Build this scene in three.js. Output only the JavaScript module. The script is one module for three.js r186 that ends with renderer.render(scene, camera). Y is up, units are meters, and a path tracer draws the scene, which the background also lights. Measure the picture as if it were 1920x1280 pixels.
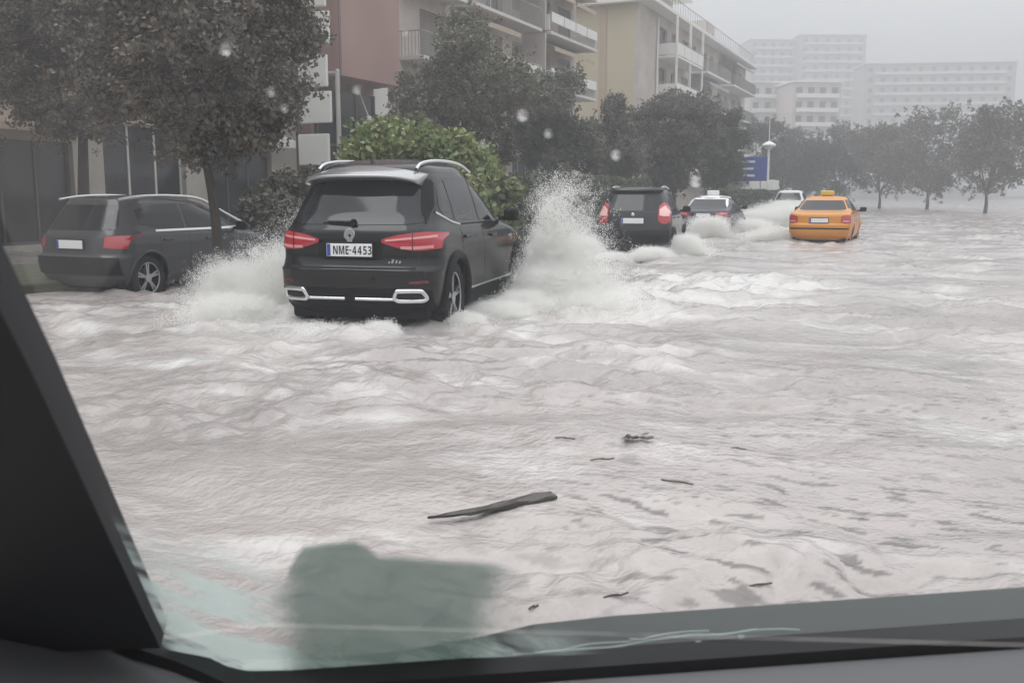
import * as THREE from 'three';
import { mergeGeometries } from 'three/addons/utils/BufferGeometryUtils.js';
import { ImprovedNoise } from 'three/addons/math/ImprovedNoise.js';
import { RoundedBoxGeometry } from 'three/addons/geometries/RoundedBoxGeometry.js';
import { FontLoader } from 'three/addons/loaders/FontLoader.js';
import { TextGeometry } from 'three/addons/geometries/TextGeometry.js';

// ---------------------------------------------------------------- camera, sky, light, exposure
const scene = new THREE.Scene();
const F = 1800, PITCH = Math.atan(278 / F), EYE = 1.58;
const camera = new THREE.PerspectiveCamera(2 * Math.atan(640 / F) * 180 / Math.PI, 1920 / 1280, 0.05, 900);
camera.position.set(0, EYE, 0);
camera.rotation.set(-PITCH, 0, 0);
camera.focus = 9; camera.userData.fStop = 13;
const renderer = new THREE.WebGLRenderer();
renderer.toneMapping = THREE.LinearToneMapping;
renderer.toneMappingExposure = 1.93;
renderer.shadowMap.enabled = true;

const perlin = new ImprovedNoise();
const nz = (x, y, z = 0) => perlin.noise(x + 37.3, y + 91.7, z + 11.1);
const fbm = (x, y, z, o = 4) => { let s = 0, a = 0.5, f = 1; for (let i = 0; i < o; i++) { s += a * nz(x * f, y * f, z * f); a *= 0.5; f *= 2.03; } return s; };
{ // overcast sky: brighter towards the zenith, soft cloud mottling all round
  const W = 512, H = 256, d = new Float32Array(W * H * 4);
  for (let j = 0; j < H; j++) for (let i = 0; i < W; i++) {
    const el = ((j + 0.5) / H - 0.5) * Math.PI, az = (i + 0.5) / W * 2 * Math.PI, s = Math.sin(el);
    const c = Math.cos(el), n = fbm(Math.cos(az) * c * 2.2, s * 5, Math.sin(az) * c * 2.2, 5);
    const up = Math.max(0, s);
    let L = 0.5 * (1 + 1.6 * up) * (1 + 0.22 * n);
    if (s < 0) L = 0.4;
    const k = (j * W + i) * 4;
    d[k] = L * 0.985; d[k + 1] = L; d[k + 2] = L * 1.035; d[k + 3] = 1;
  }
  const t = new THREE.DataTexture(d, W, H, THREE.RGBAFormat, THREE.FloatType);
  t.mapping = THREE.EquirectangularReflectionMapping; t.magFilter = THREE.LinearFilter; t.needsUpdate = true;
  scene.background = t; scene.environment = t;
}
const sun = new THREE.DirectionalLight(new THREE.Color(1, 0.985, 0.96), 0.6);
sun.position.set(-30, 90, 20); sun.castShadow = true; sun.shadow.radius = 60;
Object.assign(sun.shadow.camera, { left: -90, right: 90, top: 90, bottom: -90, near: 1, far: 260 });
scene.add(sun); scene.add(sun.target);
scene.fog = new THREE.FogExp2(new THREE.Color(0.93, 0.93, 0.95), 0.0049);

// ---------------------------------------------------------------- helpers
let seed = 12345;
const rnd = () => { seed = (seed * 1664525 + 1013904223) >>> 0; return seed / 4294967296; };
const reseed = s => { seed = s >>> 0; for (let i = 0; i < 5; i++) rnd(); };
const rr = (a, b) => a + (b - a) * rnd();
const gauss = () => (rnd() + rnd() + rnd() + rnd() - 2) * 0.87;
const clamp = (x, a, b) => Math.min(b, Math.max(a, x));
const smooth = (a, b, x) => { const t = clamp((x - a) / (b - a), 0, 1); return t * t * (3 - 2 * t); };
const V = (x, y, z) => new THREE.Vector3(x, y, z);
const CP = Math.cos(PITCH), SP = Math.sin(PITCH);
function at(px, py, Z) { // the point seen at that place of the photograph, Z metres ahead
  const a = (px - 960) / F, b = (640 - py) / F;
  const dx = a, dy = b * CP - SP, dz = -b * SP - CP, k = Z / -dz;
  return V(dx * k, EYE + dy * k, -Z);
}
const gx = (px, Z) => at(px, 362, Z).x;
const taken = new Map();
const numbered = n => { const k = taken.get(n) || 0; taken.set(n, k + 1); return k ? `${n}_${String(k).padStart(3, '0')}` : n; };
const rgb = (r, g, b) => new THREE.Color().setRGB(r, g, b);
const mat = (c, o = {}) => new THREE.MeshPhysicalMaterial({ color: c, roughness: 0.7, ...o });
function mesh(name, geo, m, parent) { const o = new THREE.Mesh(geo, m); o.name = parent === scene ? numbered(name) : name; o.castShadow = o.receiveShadow = true; parent.add(o); return o; }
function tag(o, label, category, group, kind) { if (label) o.userData.label = label; if (category) o.userData.category = category; if (group) o.userData.group = group; if (kind) o.userData.kind = kind; return o; }
function thing(name, label, category, pos, turn = 0, group) {
  const o = new THREE.Group(); o.name = numbered(name); o.position.copy(pos); o.rotation.y = turn; scene.add(o);
  return tag(o, label, category, group);
}
const box = (w, h, d, x = 0, y = 0, z = 0) => new THREE.BoxGeometry(w, h, d).translate(x, y, z);
const rbox = (w, h, d, x = 0, y = 0, z = 0, r = 0.02) => new RoundedBoxGeometry(w, h, d, 2, Math.min(r, w / 2.01, h / 2.01, d / 2.01)).translate(x, y, z);
const merge = a => mergeGeometries(a.map(g => { const q = g.index ? g.toNonIndexed() : g; for (const k of Object.keys(q.attributes)) if (!['position', 'normal', 'uv'].includes(k)) q.deleteAttribute(k); if (!q.attributes.uv) q.setAttribute('uv', new THREE.BufferAttribute(new Float32Array(q.attributes.position.count * 2), 2)); return q; }));
function bar(a, b, r0, r1 = r0, seg = 7) {
  const d = b.clone().sub(a), L = d.length(), g = new THREE.CylinderGeometry(r1, r0, L, seg, 1);
  g.translate(0, L / 2, 0).applyQuaternion(new THREE.Quaternion().setFromUnitVectors(V(0, 1, 0), d.normalize())).translate(a.x, a.y, a.z);
  return g;
}
function lerpTable(t, x) { if (x <= t[0][0]) return t[0][1]; for (let i = 1; i < t.length; i++) if (x <= t[i][0]) { const a = t[i - 1], b = t[i]; return a[1] + (b[1] - a[1]) * (x - a[0]) / (b[0] - a[0]); } return t[t.length - 1][1]; }
function noiseTexture(n, size, fn, srgb) {
  const d = new Uint8Array(n * n * 4);
  for (let j = 0; j < n; j++) for (let i = 0; i < n; i++) { const v = fn(i / n, j / n), k = (j * n + i) * 4; for (let c = 0; c < 3; c++) d[k + c] = clamp(Array.isArray(v) ? v[c] : v, 0, 1) * 255; d[k + 3] = 255; }
  const t = new THREE.DataTexture(d, n, n); t.wrapS = t.wrapT = THREE.RepeatWrapping; t.magFilter = THREE.LinearFilter; t.minFilter = THREE.LinearMipmapLinearFilter; t.generateMipmaps = true;
  if (srgb) t.colorSpace = THREE.SRGBColorSpace; t.repeat.set(1 / size, 1 / size); t.needsUpdate = true; return t;
}
// gradient noise that tiles over the unit square, f cells a side
const lat = (i, j, f, s) => { let h = (((i % f) + f) % f) * 374761393 + (((j % f) + f) % f) * 668265263 + s * 1274126177 | 0; h = Math.imul(h ^ (h >>> 13), 1103515245); h ^= h >>> 16; return (h >>> 0) / 4294967296 * 2 * Math.PI; };
const tile = (u, v, f, s = 0) => {
  const x = u * f, y = v * f, i = Math.floor(x), j = Math.floor(y), a = x - i, b = y - j, q = t => t * t * t * (t * (t * 6 - 15) + 10);
  const g = (di, dj) => { const th = lat(i + di, j + dj, f, s + f * 7); return Math.cos(th) * (a - di) + Math.sin(th) * (b - dj); };
  const A = q(a), Bq = q(b), m0 = g(0, 0) + (g(1, 0) - g(0, 0)) * A, m1 = g(0, 1) + (g(1, 1) - g(0, 1)) * A;
  return (m0 + (m1 - m0) * Bq) * 1.4;
};

// ---------------------------------------------------------------- layout
const ST = V(0.405, 0, -0.914).normalize();          // the direction the street runs
const STANG = Math.atan2(0.405, 0.914);              // about 24 degrees to the right of the view
const WATER = 0.13;
const along = (p, t) => p.clone().addScaledVector(ST, t);
const SUV = { x: gx(649, 10.15), z: -10.15, a: 15 * Math.PI / 180 };

// ---------------------------------------------------------------- road, verge, water
{
  const g = new THREE.PlaneGeometry(900, 900).rotateX(-Math.PI / 2);
  tag(mesh('road', g, mat(rgb(0.05, 0.05, 0.052), { roughness: 0.9 }), scene), 'wet asphalt road lying under the flood water', 'road', null, 'structure');
}
{ // raised verge under hedges and trees, along the street
  const c = along(V(-0.3, 0, -30.5), 20), L = 130, g = new RoundedBoxGeometry(3.4, 0.34, L, 2, 0.05);
  const o = mesh('verge', g, mat(rgb(0.07, 0.075, 0.045), { roughness: 1, bumpMap: noiseTexture(256, 1, (u, v) => 0.5 + tile(u, v, 8) * 0.6 + tile(u, v, 21) * 0.4), bumpScale: 0.03 }), scene);
  o.position.copy(c); o.position.y = 0.14; o.rotation.y = -STANG;
  o.position.addScaledVector(V(0.914, 0, 0.405), -0.9);
  tag(o, 'earth verge with planting between the carriageways', 'verge', null, 'structure');
}
// where water is churned up: [x, z, radius, strength]
const churn = [];
const fwd = a => V(Math.sin(a), 0, -Math.cos(a));
function wakeOf(x, z, a, len, w, s) { const f = fwd(a); for (let t = -0.6; t < len; t += 0.55) churn.push([x - f.x * t, z - f.z * t, w * (0.8 + 0.16 * t), s * Math.exp(-t / (len * 0.55))]); }
wakeOf(SUV.x, SUV.z, SUV.a, 4.2, 0.95, 0.9);
{ const p = at(1060, 560, 12.4); wakeOf(p.x + 0.2, p.z, 0.35, 4.2, 1.2, 0.95); }
{ const p = at(1330, 520, 15); wakeOf(p.x, p.z, 1.0, 5, 1.9, 0.9); }
wakeOf(gx(1190, 22), -22, 0.3, 6, 1.4, 0.8); wakeOf(gx(1325, 35.5), -35.5, 0.35, 7, 1.6, 0.8);
wakeOf(gx(1440, 40), -40, 0.35, 9, 2.2, 0.9); wakeOf(gx(1535, 28), -28, 0.4, 5, 1.5, 0.6);
wakeOf(gx(450, 13), -13, 0.4, 4, 1.3, 0.9); wakeOf(gx(470, 10.5), -10.5, 0.4, 3, 0.9, 0.8);
function churnAt(x, z) { let s = 0; for (const [cx, cz, r, k] of churn) { const d2 = ((x - cx) ** 2 + (z - cz) ** 2) / (r * r); if (d2 < 6) s = Math.max(s, k * Math.exp(-d2 * 0.8)); } return s; }
const ridge = n => 1 - Math.abs(n) * 2.4;
function waterAt(x, z) { // height and foam at a place on the water
  const c = churnAt(x, z), Z = -z;
  // the flow runs across the street: crests lie roughly along x, skewed
  const u = x * 0.94 + z * 0.34, v = -x * 0.34 + z * 0.94;
  const wx = u + 0.35 * nz(u * 0.7, v * 0.7, 3), wv = v + 0.35 * nz(u * 0.6, v * 0.8, 7);
  const swell = nz(wx * 0.24, wv * 0.5, 1) * 0.1 + nz(wx * 0.6, wv * 1.05, 2) * 0.07;
  const patchy = smooth(-0.15, 0.35, nz(u * 0.3, v * 0.42, 5));
  const chop = nz(wx * 1.3, wv * 1.9, 4) * 0.06 * (0.5 + patchy) + nz(wx * 2.9, wv * 4.0, 6) * 0.046 * (0.15 + patchy);
  const n8 = nz(wx * 6.2, wv * 7.8, 8), fine = (n8 > 0 ? n8 * 0.5 : n8 * 1.5) * 0.024 * (0.2 + patchy) + nz(wx * 12, wv * 14, 12) * 0.005 * patchy;
  const boil = c > 0.02 ? c * (0.06 + 0.34 * fbm(x * 1.5, z * 1.5, 9, 5)) : 0;
  const h = swell * (0.55 + 0.45 * smooth(2, 7, Z)) + chop + fine + boil;
  const streak = fbm(wx * 0.75, wv * 1.55, 14, 5), lace = ridge(fbm(wx * 1.7 + 3, wv * 2.6, 17, 4));
  let foam = smooth(0.05, 0.42, streak + 0.5 * c) * 0.55 + smooth(0.72, 1.02, lace) * 0.35 * (0.3 + 0.7 * smooth(-0.1, 0.2, streak));
  foam += c * (0.55 + 0.7 * fbm(x * 2.3, z * 2.3, 4, 4)) + smooth(0.02, 0.12, swell) * 0.25;
  return [WATER + h, clamp(foam, 0, 1)];
}
{
  const rows = 960, cols = 640, pos = new Float32Array(rows * cols * 3), col = new Float32Array(rows * cols * 3), uv = new Float32Array(rows * cols * 2), idx = [];
  const silt = [0.362, 0.325, 0.31], foamC = [0.6, 0.575, 0.555];
  for (let j = 0; j < rows; j++) {
    const t = j / (rows - 1), Z = j === 0 ? -6 : 1.2 * Math.pow(260 / 1.2, Math.pow(t, 1.12));
    const x0 = -0.72 * Math.max(Z, 0) - 2.2, x1 = 0.76 * Math.max(Z, 0) + 2.2;
    for (let i = 0; i < cols; i++) {
      const x = x0 + (x1 - x0) * i / (cols - 1), z = -Z, k = j * cols + i, [h, f] = waterAt(x, z);
      pos.set([x, h, z], k * 3); uv.set([x, z], k * 2);
      const q1 = x * 0.94 + z * 0.34, q2 = -x * 0.34 + z * 0.94; // colour darkens in short streaks, thickest to the right of the near water
      const fleck = smooth(0.24, 0.38, nz(q1 * 5.2, q2 * 14, 31) + 0.3 * nz(q1 * 14, q2 * 30, 33)) * smooth(-1.2, 0.6, x) * smooth(9, 5.5, Z) * (0.5 + 0.5 * smooth(-0.2, 0.2, nz(x * 0.8, z * 0.8, 35)));
      const m = (1 + 0.3 * nz(x * 0.3, z * 0.55, 21) + 0.15 * nz(x * 1.1, z * 1.8, 22)) * (1 - 0.58 * fleck);
      for (let c = 0; c < 3; c++) col[k * 3 + c] = (silt[c] * m) * (1 - f) + foamC[c] * f;
      if (j && i) idx.push(k - cols - 1, k - cols, k, k - cols - 1, k, k - 1);
    }
  }
  const g = new THREE.BufferGeometry();
  g.setAttribute('position', new THREE.BufferAttribute(pos, 3)); g.setAttribute('color', new THREE.BufferAttribute(col, 3)); g.setAttribute('uv', new THREE.BufferAttribute(uv, 2));
  g.setIndex(idx); g.computeVertexNormals();
  const bump = noiseTexture(512, 1.7, (u, v) => 0.5 + 0.5 * tile(u, v, 9) + 0.3 * tile(u * 1, v, 23, 4) + 0.2 * tile(u, v, 47, 8));
  bump.repeat.set(0.9, 1.0);
  const m = mat(rgb(1, 1, 1), { vertexColors: true, roughness: 0.13, ior: 1.33, bumpMap: bump, bumpScale: 0.009 });
  tag(mesh('flood_water', g, m, scene), 'muddy pale brown flood water with foam over the road', 'water', null, 'structure');
}

// ---------------------------------------------------------------- cars
const M = {
  glass: mat(rgb(0.016, 0.018, 0.021), { roughness: 0.05, specularIntensity: 0.8 }),
  rubber: mat(rgb(0.012, 0.012, 0.013), { roughness: 0.75 }),
  plastic: mat(rgb(0.007, 0.007, 0.008), { roughness: 0.6, specularIntensity: 0.45 }),
  chrome: mat(rgb(0.78, 0.78, 0.8), { roughness: 0.18, metalness: 1 }),
  satin: mat(rgb(0.72, 0.72, 0.72), { roughness: 0.35, metalness: 0.7 }),
  alloy: mat(rgb(0.45, 0.45, 0.46), { roughness: 0.3, metalness: 0.9 }),
  lampRed: mat(rgb(0.42, 0.02, 0.035), { roughness: 0.12, clearcoat: 1, clearcoatRoughness: 0.05 }),
  lampPale: mat(rgb(0.72, 0.3, 0.3), { roughness: 0.15, clearcoat: 1, clearcoatRoughness: 0.05 }),
  lampDark: mat(rgb(0.13, 0.008, 0.014), { roughness: 0.1, clearcoat: 1 }),
  plateW: mat(rgb(0.78, 0.78, 0.78), { roughness: 0.4 }),
  plateBlue: mat(rgb(0.03, 0.07, 0.35), { roughness: 0.4 }),
  ink: mat(rgb(0.012, 0.012, 0.014), { roughness: 0.5 }),
};
const paint = (r, g, b, o = {}) => mat(rgb(r, g, b), { roughness: 0.5, specularIntensity: 0.25, clearcoat: 0.7, clearcoatRoughness: 0.04, ...o });
// body shape: tables over height y of rear end, front end and half width; plan outline with rounded (superelliptic) ends
function bodyShape(s) {
  const zr = y => lerpTable(s.rear, y), zf = y => lerpTable(s.front, y), w = y => lerpTable(s.half, y);
  const cr = s.cornerRear || 0.55, nr = s.roundRear || 3.4, cf = s.cornerFront || 0.9, nf = s.roundFront || 2.6;
  const rear = (x, y) => { const q = clamp(Math.abs(x) / w(y), 0, 1); return V(x, y, -(zr(y) + cr * (1 - Math.pow(Math.max(0, 1 - Math.pow(q, nr)), 1 / nr)))); };
  const side = (sg, d, y) => {
    let k = 1; const a = d - zr(y), b = zf(y) - d;
    if (a < cr) k = Math.pow(Math.max(0, 1 - Math.pow(clamp((cr - a) / cr, 0, 1), nr)), 1 / nr);
    if (b < cf) k = Math.min(k, Math.pow(Math.max(0, 1 - Math.pow(clamp((cf - b) / cf, 0, 1), nf)), 1 / nf));
    return V(sg * w(y) * k, y, -d);
  };
  const front = (x, y) => { const q = clamp(Math.abs(x) / w(y), 0, 1); return V(x, y, -(zf(y) - cf * (1 - Math.pow(Math.max(0, 1 - Math.pow(q, nf)), 1 / nf)))); };
  const NR = 22, NS = 64, NF = 14;
  const ring = y => {
    const half = [];
    for (let i = 0; i <= NR; i++) { const th = i / NR * Math.PI / 2, x = Math.pow(Math.sin(th), 2 / nr), z = 1 - Math.pow(Math.max(0, Math.cos(th)), 2 / nr); half.push([x * w(y), zr(y) + cr * z]); }
    const a = zr(y) + cr, b = Math.max(a + 0.02, zf(y) - cf);
    for (let i = 1; i < NS; i++) half.push([w(y), a + (b - a) * i / NS]);
    for (let i = NF; i >= 0; i--) { const th = i / NF * Math.PI / 2, x = Math.pow(Math.sin(th), 2 / nf), z = 1 - Math.pow(Math.max(0, Math.cos(th)), 2 / nf); half.push([x * w(y), Math.max(b + cf - cf * z, b)]); }
    const full = half.map(([x, z]) => [x, z]); for (let i = half.length - 2; i > 0; i--) full.push([-half[i][0], half[i][1]]);
    return full;
  };
  const levels = []; const y0 = s.half[0][0], y1 = s.roof;
  for (let i = 0; i <= 56; i++) levels.push(y0 + (y1 - y0) * i / 56);
  const pos = [], idx = []; let n = 0, R = 0;
  for (const y of levels) { const r = ring(y); n = r.length; for (const [x, z] of r) pos.push(x, y, -z); R++; }
  const top = ring(y1), zc = (zr(y1) + zf(y1)) / 2 + (s.roofShift || 0.1);
  for (let k = 1; k <= 8; k++) { const sc = Math.cos(k / 8 * Math.PI / 2), yy = y1 + s.crown * Math.pow(Math.sin(k / 8 * Math.PI / 2), 0.9); for (const [x, z] of top) pos.push(x * Math.max(sc, 0.001), yy, -(zc + (z - zc) * Math.max(sc, 0.001))); R++; }
  for (let j = 0; j < R - 1; j++) for (let i = 0; i < n; i++) {
    const a = j * n + i, b = j * n + (i + 1) % n, c = a + n, d = b + n;
    const mx = (pos[a * 3] + pos[d * 3]) / 2, my = (pos[a * 3 + 1] + pos[d * 3 + 1]) / 2, mz = -(pos[a * 3 + 2] + pos[d * 3 + 2]) / 2;
    if (Math.abs(mx) > 0.6 && s.wheels.some(wz => Math.hypot(mz - wz, my - s.tyre) < s.tyre + 0.05)) continue;
    idx.push(a, c, b, b, c, d);
  }
  const g = new THREE.BufferGeometry(); g.setAttribute('position', new THREE.Float32BufferAttribute(pos, 3)); g.setIndex(idx); g.computeVertexNormals();
  return { geo: g, rear, side, front, w, zr, zf };
}
// a panel that follows the body: columns [a, low, high] across, on fn(a, b) -> point; stands t proud, skirted into the body
function panel(fn, cols, t = 0.006, na = 14, nb = 6, sink = 0.012) {
  const A = cols[0][0], B = cols[cols.length - 1][0], lo = cols.map(c => [c[0], c[1]]), hi = cols.map(c => [c[0], c[2]]);
  const flip = A > B; const S = x => flip ? -x : x;
  if (flip) { lo.forEach(c => c[0] = -c[0]); hi.forEach(c => c[0] = -c[0]); }
  const P = [], idx = [];
  const pt = (i, j) => { const a = A + (B - A) * i / na, l = lerpTable(lo, S(a)), h = lerpTable(hi, S(a)), b = l + (h - l) * j / nb; return [a, b]; };
  const nrm = (a, b) => { const e = 0.004, p = fn(a - e, b), q = fn(a + e, b), r = fn(a, b - e), s2 = fn(a, b + e); return q.sub(p).cross(s2.sub(r)).normalize(); };
  const mid = fn(...pt(na >> 1, nb >> 1)), mn = nrm(...pt(na >> 1, nb >> 1)), out = V(mid.x, 0, mid.z + 2.0), sg = mn.dot(out) < 0 ? -1 : 1;
  for (const off of [t, -sink]) for (let i = 0; i <= na; i++) for (let j = 0; j <= nb; j++) { const [a, b] = pt(i, j); P.push(fn(a, b).addScaledVector(nrm(a, b), sg * off)); }
  const id = (k, i, j) => k * (na + 1) * (nb + 1) + i * (nb + 1) + j;
  const quad = (a, b, c, d) => idx.push(a, b, c, a, c, d);
  for (let i = 0; i < na; i++) for (let j = 0; j < nb; j++) quad(id(0, i, j), id(0, i + 1, j), id(0, i + 1, j + 1), id(0, i, j + 1));
  const g = new THREE.BufferGeometry(); g.setAttribute('position', new THREE.Float32BufferAttribute(P.flatMap(p => [p.x, p.y, p.z]), 3)); g.setIndex(idx); g.computeVertexNormals();
  const ring = []; for (let i = 0; i < na; i++) ring.push([i, 0]); for (let j = 0; j < nb; j++) ring.push([na, j]); for (let i = na; i > 0; i--) ring.push([i, nb]); for (let j = nb; j > 0; j--) ring.push([0, j]);
  const q = [], qi = []; ring.forEach(([i, j]) => { for (const k of [0, 1]) { const p = P[id(k, i, j)]; q.push(p.x, p.y, p.z); } });
  for (let i = 0; i < ring.length; i++) { const a = i * 2, b = (i + 1) % ring.length * 2; qi.push(a, a + 1, b, b, a + 1, b + 1); }
  const e = new THREE.BufferGeometry(); e.setAttribute('position', new THREE.Float32BufferAttribute(q, 3)); e.setIndex(qi);
  const en = e.toNonIndexed(); en.computeVertexNormals();
  return merge([g, en]);
}
function wheelParts(car, x, y, z, r, w, spokes, m = M.alloy) {
  const wh = new THREE.Group(); wh.name = 'wheel'; wh.position.set(x, y, z); car.add(wh);
  const sg = Math.sign(x), k = w / 2, ri = r * 0.7;
  const pr = [[ri, -k], [r * 0.94, -k], [r, -k * 0.7], [r, k * 0.7], [r * 0.94, k], [ri, k], [ri * 0.96, k * 0.6], [ri * 0.96, -k * 0.6], [ri, -k]].map(p => new THREE.Vector2(p[0], p[1]));
  mesh('tyre', new THREE.LatheGeometry(pr, 36).rotateZ(Math.PI / 2), M.rubber, wh);
  const parts = [new THREE.TorusGeometry(ri * 0.97, 0.014, 8, 40).rotateY(Math.PI / 2).translate(sg * k * 0.8, 0, 0), new THREE.CylinderGeometry(0.05, 0.06, 0.05, 16).rotateZ(Math.PI / 2).translate(sg * k * 0.62, 0, 0)];
  for (let i = 0; i < spokes; i++) for (const o of [-0.12, 0.12]) parts.push(box(0.03, ri * 0.92, 0.024, 0, ri * 0.5, 0).translate(sg * k * 0.62, 0, 0).rotateX(i / spokes * 2 * Math.PI + o));
  mesh('rim', merge(parts), m, wh);
  mesh('brake_disc', new THREE.CylinderGeometry(ri * 0.62, ri * 0.62, 0.03, 24).rotateZ(Math.PI / 2), mat(rgb(0.1, 0.095, 0.09), { roughness: 0.5, metalness: 0.6 }), wh);
  return wh;
}
const font = await new FontLoader().loadAsync('fonts/droid/droid_sans_bold.typeface.json');
function plate(car, S, y, text, w = 0.52, h = 0.115) {
  const z = S.rear(0, y).z + 0.03, p = new THREE.Group(); p.name = 'license_plate'; p.position.set(0, y, z); car.add(p);
  mesh('frame', rbox(w + 0.03, h + 0.035, 0.02, 0, 0, -0.012, 0.006), M.plastic, p);
  mesh('plate', rbox(w, h, 0.008, 0, 0, 0.004, 0.004), M.plateW, p);
  mesh('country_band', box(0.04, h * 0.94, 0.003, -w / 2 + 0.026, 0, 0.009), M.plateBlue, p);
  if (!text) return p;
  let x = -w / 2 + 0.07;
  for (const ch of text) {
    if (ch === '-') { mesh('dash', box(0.02, 0.012, 0.002, x + 0.012, 0, 0.009), M.ink, p); x += 0.036; continue; }
    const g = new TextGeometry(ch, { font, size: h * 0.66, depth: 0.002, curveSegments: 4 }); g.computeBoundingBox();
    const bw = g.boundingBox.max.x - g.boundingBox.min.x; g.scale(0.82, 1, 1).translate(x, -h * 0.33, 0.0085);
    mesh('character', g, M.ink, p); x += bw * 0.82 + 0.014;
  }
  return p;
}
function makeCar(o, spec) {
  const S = bodyShape(spec), P = spec.paint, c = spec;
  mesh('body', S.geo, P, o);
  mesh('underbody', rbox(c.half[0][1] * 1.9, 0.14, c.len - 0.5, 0, c.half[0][0] + 0.02, -c.len / 2, 0.04), M.plastic, o);
  for (const sg of [-1, 1]) for (const wz of c.wheels) {
    const w = wheelParts(o, sg * (S.w(c.tyre) - 0.12), c.tyre, -wz, c.tyre, 0.225, 5);
    const lin = new THREE.CylinderGeometry(c.tyre + 0.06, c.tyre + 0.06, 0.34, 28, 1, true, -Math.PI / 2, Math.PI).rotateX(Math.PI / 2).rotateY(Math.PI / 2).translate(sg * (S.w(c.tyre) - 0.2), c.tyre, -wz);
    const back = new THREE.CircleGeometry(c.tyre + 0.06, 28).rotateY(Math.PI / 2).translate(sg * (S.w(c.tyre) - 0.33), c.tyre, -wz);
    mesh('wheel_arch_liner', merge([lin, back]), M.rubber, o);
    // arch lip that follows the flank
    const pts = []; for (let i = 0; i <= 22; i++) { const th = Math.PI * (-0.06 + 1.12 * i / 22); pts.push(S.side(sg, wz + Math.cos(th) * (c.tyre + 0.055), Math.max(c.half[0][0], c.tyre + Math.sin(th) * (c.tyre + 0.055)))); }
    pts.forEach(p => p.x += sg * 0.004);
    mesh('wheel_arch', new THREE.TubeGeometry(new THREE.CatmullRomCurve3(pts), 40, c.cladding ? 0.045 : 0.022, 8), c.cladding ? M.plastic : P, o);
  }
  const rw = c.rearWindow; mesh('rear_window', panel((a, b) => S.rear(a, b), rw, 0.005, 20, 10), M.glass, o);
  mesh('windscreen', panel((a, b) => S.front(a, b), c.windscreen, 0.005, 16, 10), M.glass, o);
  for (const sg of [-1, 1]) for (const q of c.sideWindows) mesh('side_window', panel((a, b) => S.side(sg, a, b), q, 0.004, 10, 8), M.glass, o);
  for (const sg of [-1, 1]) {
    mesh('side_mirror', merge([rbox(0.2, 0.14, 0.11, sg * (S.w(c.mirrorY) + 0.16), c.mirrorY + 0.05, -c.mirrorD, 0.045), rbox(0.12, 0.05, 0.05, sg * (S.w(c.mirrorY) + 0.04), c.mirrorY + 0.01, -c.mirrorD - 0.01, 0.02)]), c.mirrorPaint || M.plastic, o);
    for (const [d, y] of c.handles || []) { const p = S.side(sg, d, y); mesh('door_handle', rbox(0.03, 0.03, 0.2, p.x + sg * 0.014, p.y, p.z, 0.012), c.handleM || P, o); }
    for (const d of c.doorGaps || []) mesh('door_gap', panel((a, b) => S.side(sg, a, b), [[d, c.half[0][0] + 0.16, c.belt - 0.02], [d + 0.008, c.half[0][0] + 0.16, c.belt - 0.02]], 0.0015, 2, 14), M.rubber, o);
  }
  return S;
}

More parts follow.
